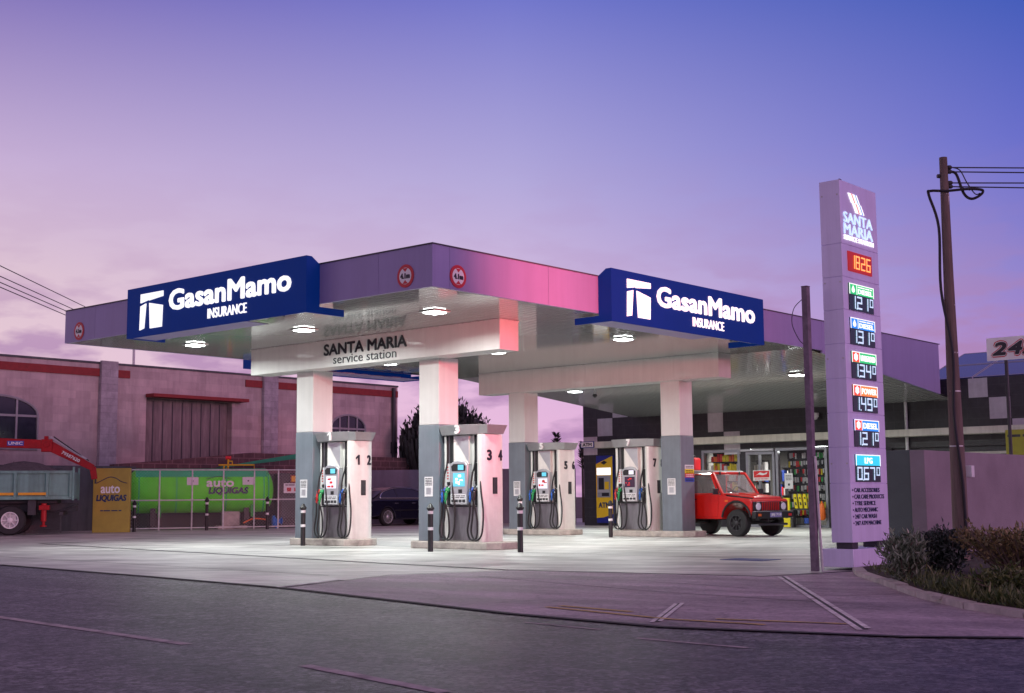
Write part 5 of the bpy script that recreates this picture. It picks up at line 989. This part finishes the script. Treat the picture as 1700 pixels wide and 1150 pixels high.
def archwin(x0,x1,zb,zs,zt):
    cx = (x0+x1)/2; a = [(x0,zb),(x1,zb),(x1,zs)]+[(cx+(x1-x0)/2*math.cos(t_),zs+(zt-zs)*math.sin(t_)) for t_ in [math.pi*i/12 for i in range(1,12)]]+[(x0,zs)]
    mb = MB(); mb.prism([(x,WV-.006,z) for x,z in a],(0,.004,0)); w_ = mb.build('window','pane_dark',wh,smooth=0)
    mb = MB(); ring = [(x,WV-.03,z) for x,z in a]; mb.tube(ring+[ring[0]],.05,6)
    n_ = 4
    for i in range(1,n_):
        x = x0+(x1-x0)*i/n_; mb.box(x-.035,WV-.05,zb,x+.035,WV-.008,zs+(zt-zs)*math.sqrt(max(0,1-((x-cx)/((x1-x0)/2))**2)))
    mb.box(x0,WV-.045,zs-.06,x1,WV-.01,zs+.02); mb.build('frame','frame_grey',w_,smooth=0)
archwin(5.15,8.4,2.9,4.1,4.78); archwin(22.25,24.3,3.0,4.15,4.74)
mb = MB(); mb.cyl((26.0,WV-.10,2.9),(26.0,WV-.10,6.1),.09,n=10); mb.box(25.88,WV-.22,3.1,26.12,WV-.01,3.6); mb.cyl((26.0,WV-.1,2.2),(26.05,WV-.1,2.9),.05,n=8); mb.build('drainpipe','dark_steel',wh)
t = thing('wire_mast', 'short steel mast on the warehouse roof where the overhead wires end', 'mast', (13.2,29.5,5.85)); mb = MB(); mb.cyl((0,0,0),(0,0,1.9),.05,n=8); mb.build('mast','galv',t)
for i,(y0,ze) in enumerate(((6.45,7.7),(6.21,7.45),(6.07,7.3),(5.96,7.15))):
    mb = MB(); a = Vector((-1.16,12.77,y0)); b = Vector((13.2,29.5,ze)); d_ = b-a; a = a-d_*.5*0
    z0_ = (6.45,6.21,6.07,5.96)[i]; far = Vector((13.2,29.5,(7.75,7.5,7.35,7.2)[i])); near = Vector((-1.16-(13.2+1.16)*.6,12.77-(29.5-12.77)*.6, z0_-(far.z-z0_)*.6)); mb.tube([near.lerp(far,k/12) for k in range(13)],.012,5)
    tag(mb.build('overhead_wire','wire'),'%s of the four thin wires crossing the sky above the left end of the canopy' % ('topmost','second','third','lowest')[i],'wire','wires at the left')

# low walls
t = thing('brick_wall','low brown block wall with a sloping top in front of the warehouse','wall'); mb = MB(); mb.prism([(11.0,27.2,0),(26.2,27.2,0),(26.2,27.2,2.86),(17.2,27.2,2.92),(13.2,27.2,2.55),(11.0,27.2,2.38)],(0,.3,0)); mb.build('wall','brick',t,smooth=0)
t = thing('rendered_wall','plain dark grey wall behind the tipper lorry','wall'); mb = MB(); mb.box(-8,26.2,0,11.3,26.45,2.28); mb.build('wall','grey_wall',t,.01)
t = thing('rendered_wall','dark grey wall close behind the green gas tank','wall',(11.3,26.6,0),R(-25)); mb = MB(); mb.box(0,0,0,8.6,.2,2.0); mb.build('wall','grey_wall',t,.01)
t = thing('rendered_wall','purple grey wall behind the dark saloon','wall',(19.6,26.6,0),R(-55.5)); mb = MB(); mb.box(0,0,0,11.2,.2,2.2); mb.build('wall','blue_grey_wall',t,.01)
t = thing('metal_door','grey metal door in the wall between the lorry and the gold sign','door',(7.0,24.9,.004),R(-25)); mb = MB(); mb.box(-.6,0,0,.55,.06,2.15); mb.build('leaf','grey_wall',t,.01); mb = MB(); mb.box(-.5,-.02,.1,.48,-.001,1.05); mb.box(-.5,-.02,1.15,.48,-.001,2.05); mb.build('panel','dark_steel',t,.006); mb = MB(); mb.rect('F',(.2,-.022,1.72),-.14,-.1,.14,.1,.004); mb.build('sticker','label_white',t)
# gas tank compound
FA = R(-24.5); fo_ = (9.45,23.95)
t = thing('gold_sign','gold panel sign with auto LIQUIGAS lettering at the left end of the tank fence','sign',(8.36,23.10,.004),R(-42)); mb = MB(); mb.box(-.60,0,0,.60,.22,2.12); mb.build('panel','gold',t,.015)
text('lettering','auto','F',(-.04,0,1.42),.62,.26,'white_ink',t,bold=.02); text('lettering','LIQUIGAS','F',(0.0,0,1.12),.98,.25,'navy_ink',t,bold=.03,shear=.15)
mb = MB(); mb.tube(bez([(-.5,-.012,1.62),(-.25,-.012,1.75),(-.05,-.012,1.83),(.15,-.012,1.78),(.3,-.012,1.68),(.5,-.012,1.62)],5),.012,5); scribble(mb,'F',(0,0,.72),-.35,-.04,.35,.04,1,0,.004,.003); mb.build('emblem','navy_ink',t)
t = thing('gas_tank','long green gas tank with domed ends behind the chain link fence','tank',(13.0,24.62,1.38),R(-31.5)); LN, RD = 2.62, .80
n_ = 28; pf = [(-LN+.0,0)]+[(-LN+.42*(1-math.cos(a)),RD*math.sin(a)) for a in [math.pi/2*i/8 for i in range(1,8)]]+[(-LN+.42,RD),(LN-.42,RD)]+[(LN-.42*(1-math.cos(a)),RD*math.sin(a)) for a in [math.pi/2*(8-i)/8 for i in range(1,8)]]+[(LN,0)]
mb = MB(); mb.lathe((0,0,0),(1,0,0),pf,36); sh = mb.build('shell','tank_green',t); 
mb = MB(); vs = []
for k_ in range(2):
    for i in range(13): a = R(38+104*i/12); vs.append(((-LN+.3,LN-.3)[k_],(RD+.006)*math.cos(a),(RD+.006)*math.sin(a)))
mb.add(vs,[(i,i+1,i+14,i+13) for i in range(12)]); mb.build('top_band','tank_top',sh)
mb = MB()
for x in (-LN+.42,-.9,.85,LN-.42,LN-.25): mb.lathe((x-.02,0,0),(1,0,0),[(0,RD*(.97 if x > 2.3 else 1)-.01),(0,RD*(.97 if x>2.3 else 1)+.012),(.035,RD*(.97 if x>2.3 else 1)+.012),(.035,RD-.03)],36)
mb.build('weld_band','tank_top',sh)
for x in (-1.7,1.6): mb = MB(); mb.box(x-.09,-.55,-1.37,x+.09,.55,-.62); mb.build('saddle','dark_steel',t,.01)
for x in (-1.48,1.8): mb = MB(); mb.box(x-.06,-.62,-.95,x+.06,-.56,-.35); mb.build('gauge_board','hi_yellow' if False else 'pump_green',t,.01)
for x in (-.35,1.62): mb = MB(); mb.box(x-.2,-RD-.03,.20,x+.2,-RD+.1,.48); mb.rect('F',(x,-RD-.03,.34),-.03,-.02,.03,.03,.002,1); mb.build('plate',['label_white','ink'],t,smooth=0)
text('lettering','auto','F',(.62,-RD-.012,.26),.98,.26,'white_ink',t,bold=.03,d=.03); text('lettering','LIQUIGAS','F',(.92,-RD-.012,-.02),1.42,.28,'navy_ink',t,bold=.03,shear=.15,d=.03)
mb = MB(); mb.tube(bez([(.15,-RD+.10,.42),(.45,-RD+.06,.50),(.7,-RD+.07,.50),(1.0,-RD+.10,.42)],5),.012,5); mb.build('emblem','navy_ink',t)
t = thing('gas_pipework','yellow gas pipes with a red valve rising above the green tank','pipe',(13.9,24.05,2.16),R(-31.5)); mb = MB(); mb.tube([(-.1,0,.0),(-.1,0,.42)],.035,8); mb.tube([(-.45,0,.16),(.85,0,.16),(.85,0,-.3)],.028,8); mb.tube([(-.25,.0,.16),(-.25,0,-.05)],.028,8); mb.tube([(.05,0,.16),(.05,0,.3),(-.1,0,.3)],.025,8); mb.build('pipe','pipe_yellow',t); mb = MB(); mb.cyl((-.2,0,.42),(0,0,.42),.07,n=10); mb.build('valve','hi_red',t)
t = thing('concrete_block','small pale concrete block under the right half of the gas tank','block',(13.35,23.30,.004),R(-26)); mb = MB(); mb.box(-.28,-.25,.12,.28,.25,.62); mb.box(-.5,-.35,0,.55,.35,.119); mb.build('block','plinth',t,.01)
t = thing('hose_reel','blue valve and hose on the ground at the right end of the gas tank','valve',(14.75,22.7,.004)); mb = MB(); mb.lathe((0,0,.25),(1,-.6,0),[(0,.05),(.02,.2),(.1,.22),(.16,.1),(.3,.08),(.36,.16),(.4,.05)],12); mb.cyl((.15,-.1,0),(.15,-.1,.25),.05,n=8); mb.build('valve','valve_blue',t); mb = MB(); mb.tube(bez([(-.1,.1,.3),(-.5,.4,.35),(-.9,.5,.2)],5),.026,8); mb.build('hose','hi_orange',t)
# chain link fence
t = thing('chain_link_fence','galvanised chain link fence panels round the green gas tank','fence',(fo_[0],fo_[1],.006),FA); FL, FH = 6.05, 2.12
for x in (0,1.12,2.24,3.33,4.43,5.30): mb = MB(); mb.cyl((x,0,0),(x,0,FH),.028,n=8); mb.build('post','galv',t)
for z in (.08,1.04,FH-.03): mb = MB(); mb.cyl((0,-.002,z),(FL,-.002,z),.022,n=8); mb.build('rail','galv',t)
mb = MB(); sp_ = .11; K_ = int((FL+FH)/sp_)
for i in range(K_):
    for sg in (1,-1):
        a0 = i*sp_-FH if sg > 0 else i*sp_; p0 = Vector((a0,.03,.08)); d_ = Vector((sg*1.0,0,1.0)); L0_ = 0; L1_ = FH-.12
        lo_ = max(L0_, (0-a0)*sg if sg > 0 else (a0-FL)); hi_ = min(L1_, (FL-a0) if sg > 0 else a0)
        if hi_-lo_ > .02:
            q0 = p0+d_*lo_; q1 = p0+d_*hi_; w_ = Vector((sg*.0013,0,-.0013)); mb.add([q0-w_,q1-w_,q1+w_,q0+w_],[(0,1,2,3)])
mb.build('chain_link','galv',t,smooth=0)
t = thing('gas_cabinet','dark grey cabinet with warning notices at the right of the gas tank','cabinet',(15.55,22.72,.004),FA); mb = MB(); mb.box(-.35,.1,0,1.5,.9,2.0); mb.build('cabinet','dark_steel',t,.015); mb = MB(); mb.box(-.25,.085,.35,1.4,.0995,1.15); mb.build('door','grey_wall',t,.006)
mb = MB(); mb.rect('F',(.25,.1,1.45),-.42,-.18,.45,.18,.006); scribble(mb,'F',(.25,.1,1.45),-.36,.08,.4,.16,1,1,.002,.008); 
for i in range(3): mb.rect('F',(.25,.1,1.45),-.3+i*.27,-.12,-.14+i*.27,.02,.002,2,.008)
mb.build('warning_notice',['label_white','ink','red_ink'],t,smooth=0); mb = MB(); mb.rect('F',(.2,.1,1.78),-.12,-.13,.16,.16,.006); mb.rect('F',(.2,.1,1.78),-.08,-.09,.12,.12,.002,1,.008); mb.build('hazard_plate',['band_red','amber_tape'],t,smooth=0)
text('lettering','LIQUIGAS','F',(.45,.085,.72),.9,.18,'ink',t,shear=.15)
t = thing('green_awning','sloping green awning behind the cabinet, partly hidden by the grey column','awning',(14.6,25.6,0),R(-28)); mb = MB(); mb.hull8([(0,0,2.26),(3.4,0,2.66),(3.4,1.2,2.66),(0,1.2,2.26)],[(0,0,2.30),(3.4,0,2.88),(3.4,1.2,2.88),(0,1.2,2.30)]); mb.build('sheet','cloth_green',t,smooth=0); mb = MB()
for x in (.3,3.1): mb.cyl((x,.6,0),(x,.6,2.28),.04,n=8)
mb.build('post','galv',t)

# ------------------------------------------------------------------ tree and plants behind the wall
random.seed(5)
t = thing('tree','dark dense tree with upright spiky shoots behind the purple grey wall','tree',(28.0,26.6,0)); mb = MB(); mb.tube([(0,0,0),(.05,0,1.2),(0,.05,2.4)],[.28,.2,.12],8)
st = MB(); fo = MB()
for i in range(420):
    a = random.uniform(0,6.28); r_ = random.random()**.5*2.2; hh = 5.35*(1-.30*(r_/2.3)**2)*random.uniform(.80,1.04); e = Vector((r_*math.cos(a),r_*math.sin(a),hh)); b = Vector((e.x*.45,e.y*.45,1.0)); m0 = b.lerp(e,.6)+Vector((e.x*.12,e.y*.12,0)); pts = bez([b,m0,e],4)
    if i % 4 == 0: mb.tube(pts[:5],[.05,.04,.035,.03,.02],5)
    fo.tube(pts,[.05,.08,.10,.11,.11,.11,.10,.09,.07],5)
    for k in range(26):
        p = pts[random.randint(1,len(pts)-1)]; leaf(fo,p+Vector((random.gauss(0,.10),random.gauss(0,.10),random.gauss(0,.1))),(random.gauss(0,.5),random.gauss(0,.5),1.2),random.uniform(.15,.34),.09)
mb.build('trunk','bark',t); fo.build('crown','leaf_tree',t,smooth=0)
for i,(x,y,h) in enumerate(((25.9,18.3,3.75),(26.6,17.5,3.35))):
    t = thing('spiky_plant','%s spiky plant tip showing above the header of pump 5' % ('taller','shorter')[i],'plant',(x,y,0)); mb = MB(); mb.tube([(0,0,0),(.02,.02,h-.3)],.05,6); mb.build('stem','bark',t); fo = MB()
    for k in range(150): z = h-random.random()**1.5*1.1; a = random.uniform(0,6.28); leaf(fo,(0,0,z-.15),(math.cos(a),math.sin(a),.75),random.uniform(.2,.4)*(1.15-(z-h+1.1)/1.1*.5),.05)
    fo.build('foliage','leaf_tree',t,smooth=0)
random.seed(9)
for i in range(5):
    u = 3.6+i*.62; t = thing('agave','dark spiky succulent behind the tipper lorry, %s from the left' % ('first','second','third','fourth','fifth')[i],'plant',(u,26.0-(i%2)*.15,1.0),0,'spiky plants behind the lorry'); fo = MB()
    for k in range(26): a = random.uniform(0,6.28); leaf(fo,(0,0,.55),(math.cos(a)*.7,math.sin(a)*.7,random.uniform(.5,1.2)),random.uniform(.6,1.05),.11)
    fo.build('foliage','leaf_tree',t,smooth=0); mb = MB(); mb.cyl((0,0,-1.0),(0,0,.6),.09,n=8); mb.build('stem','bark',t)

bpy.context.view_layer.update()
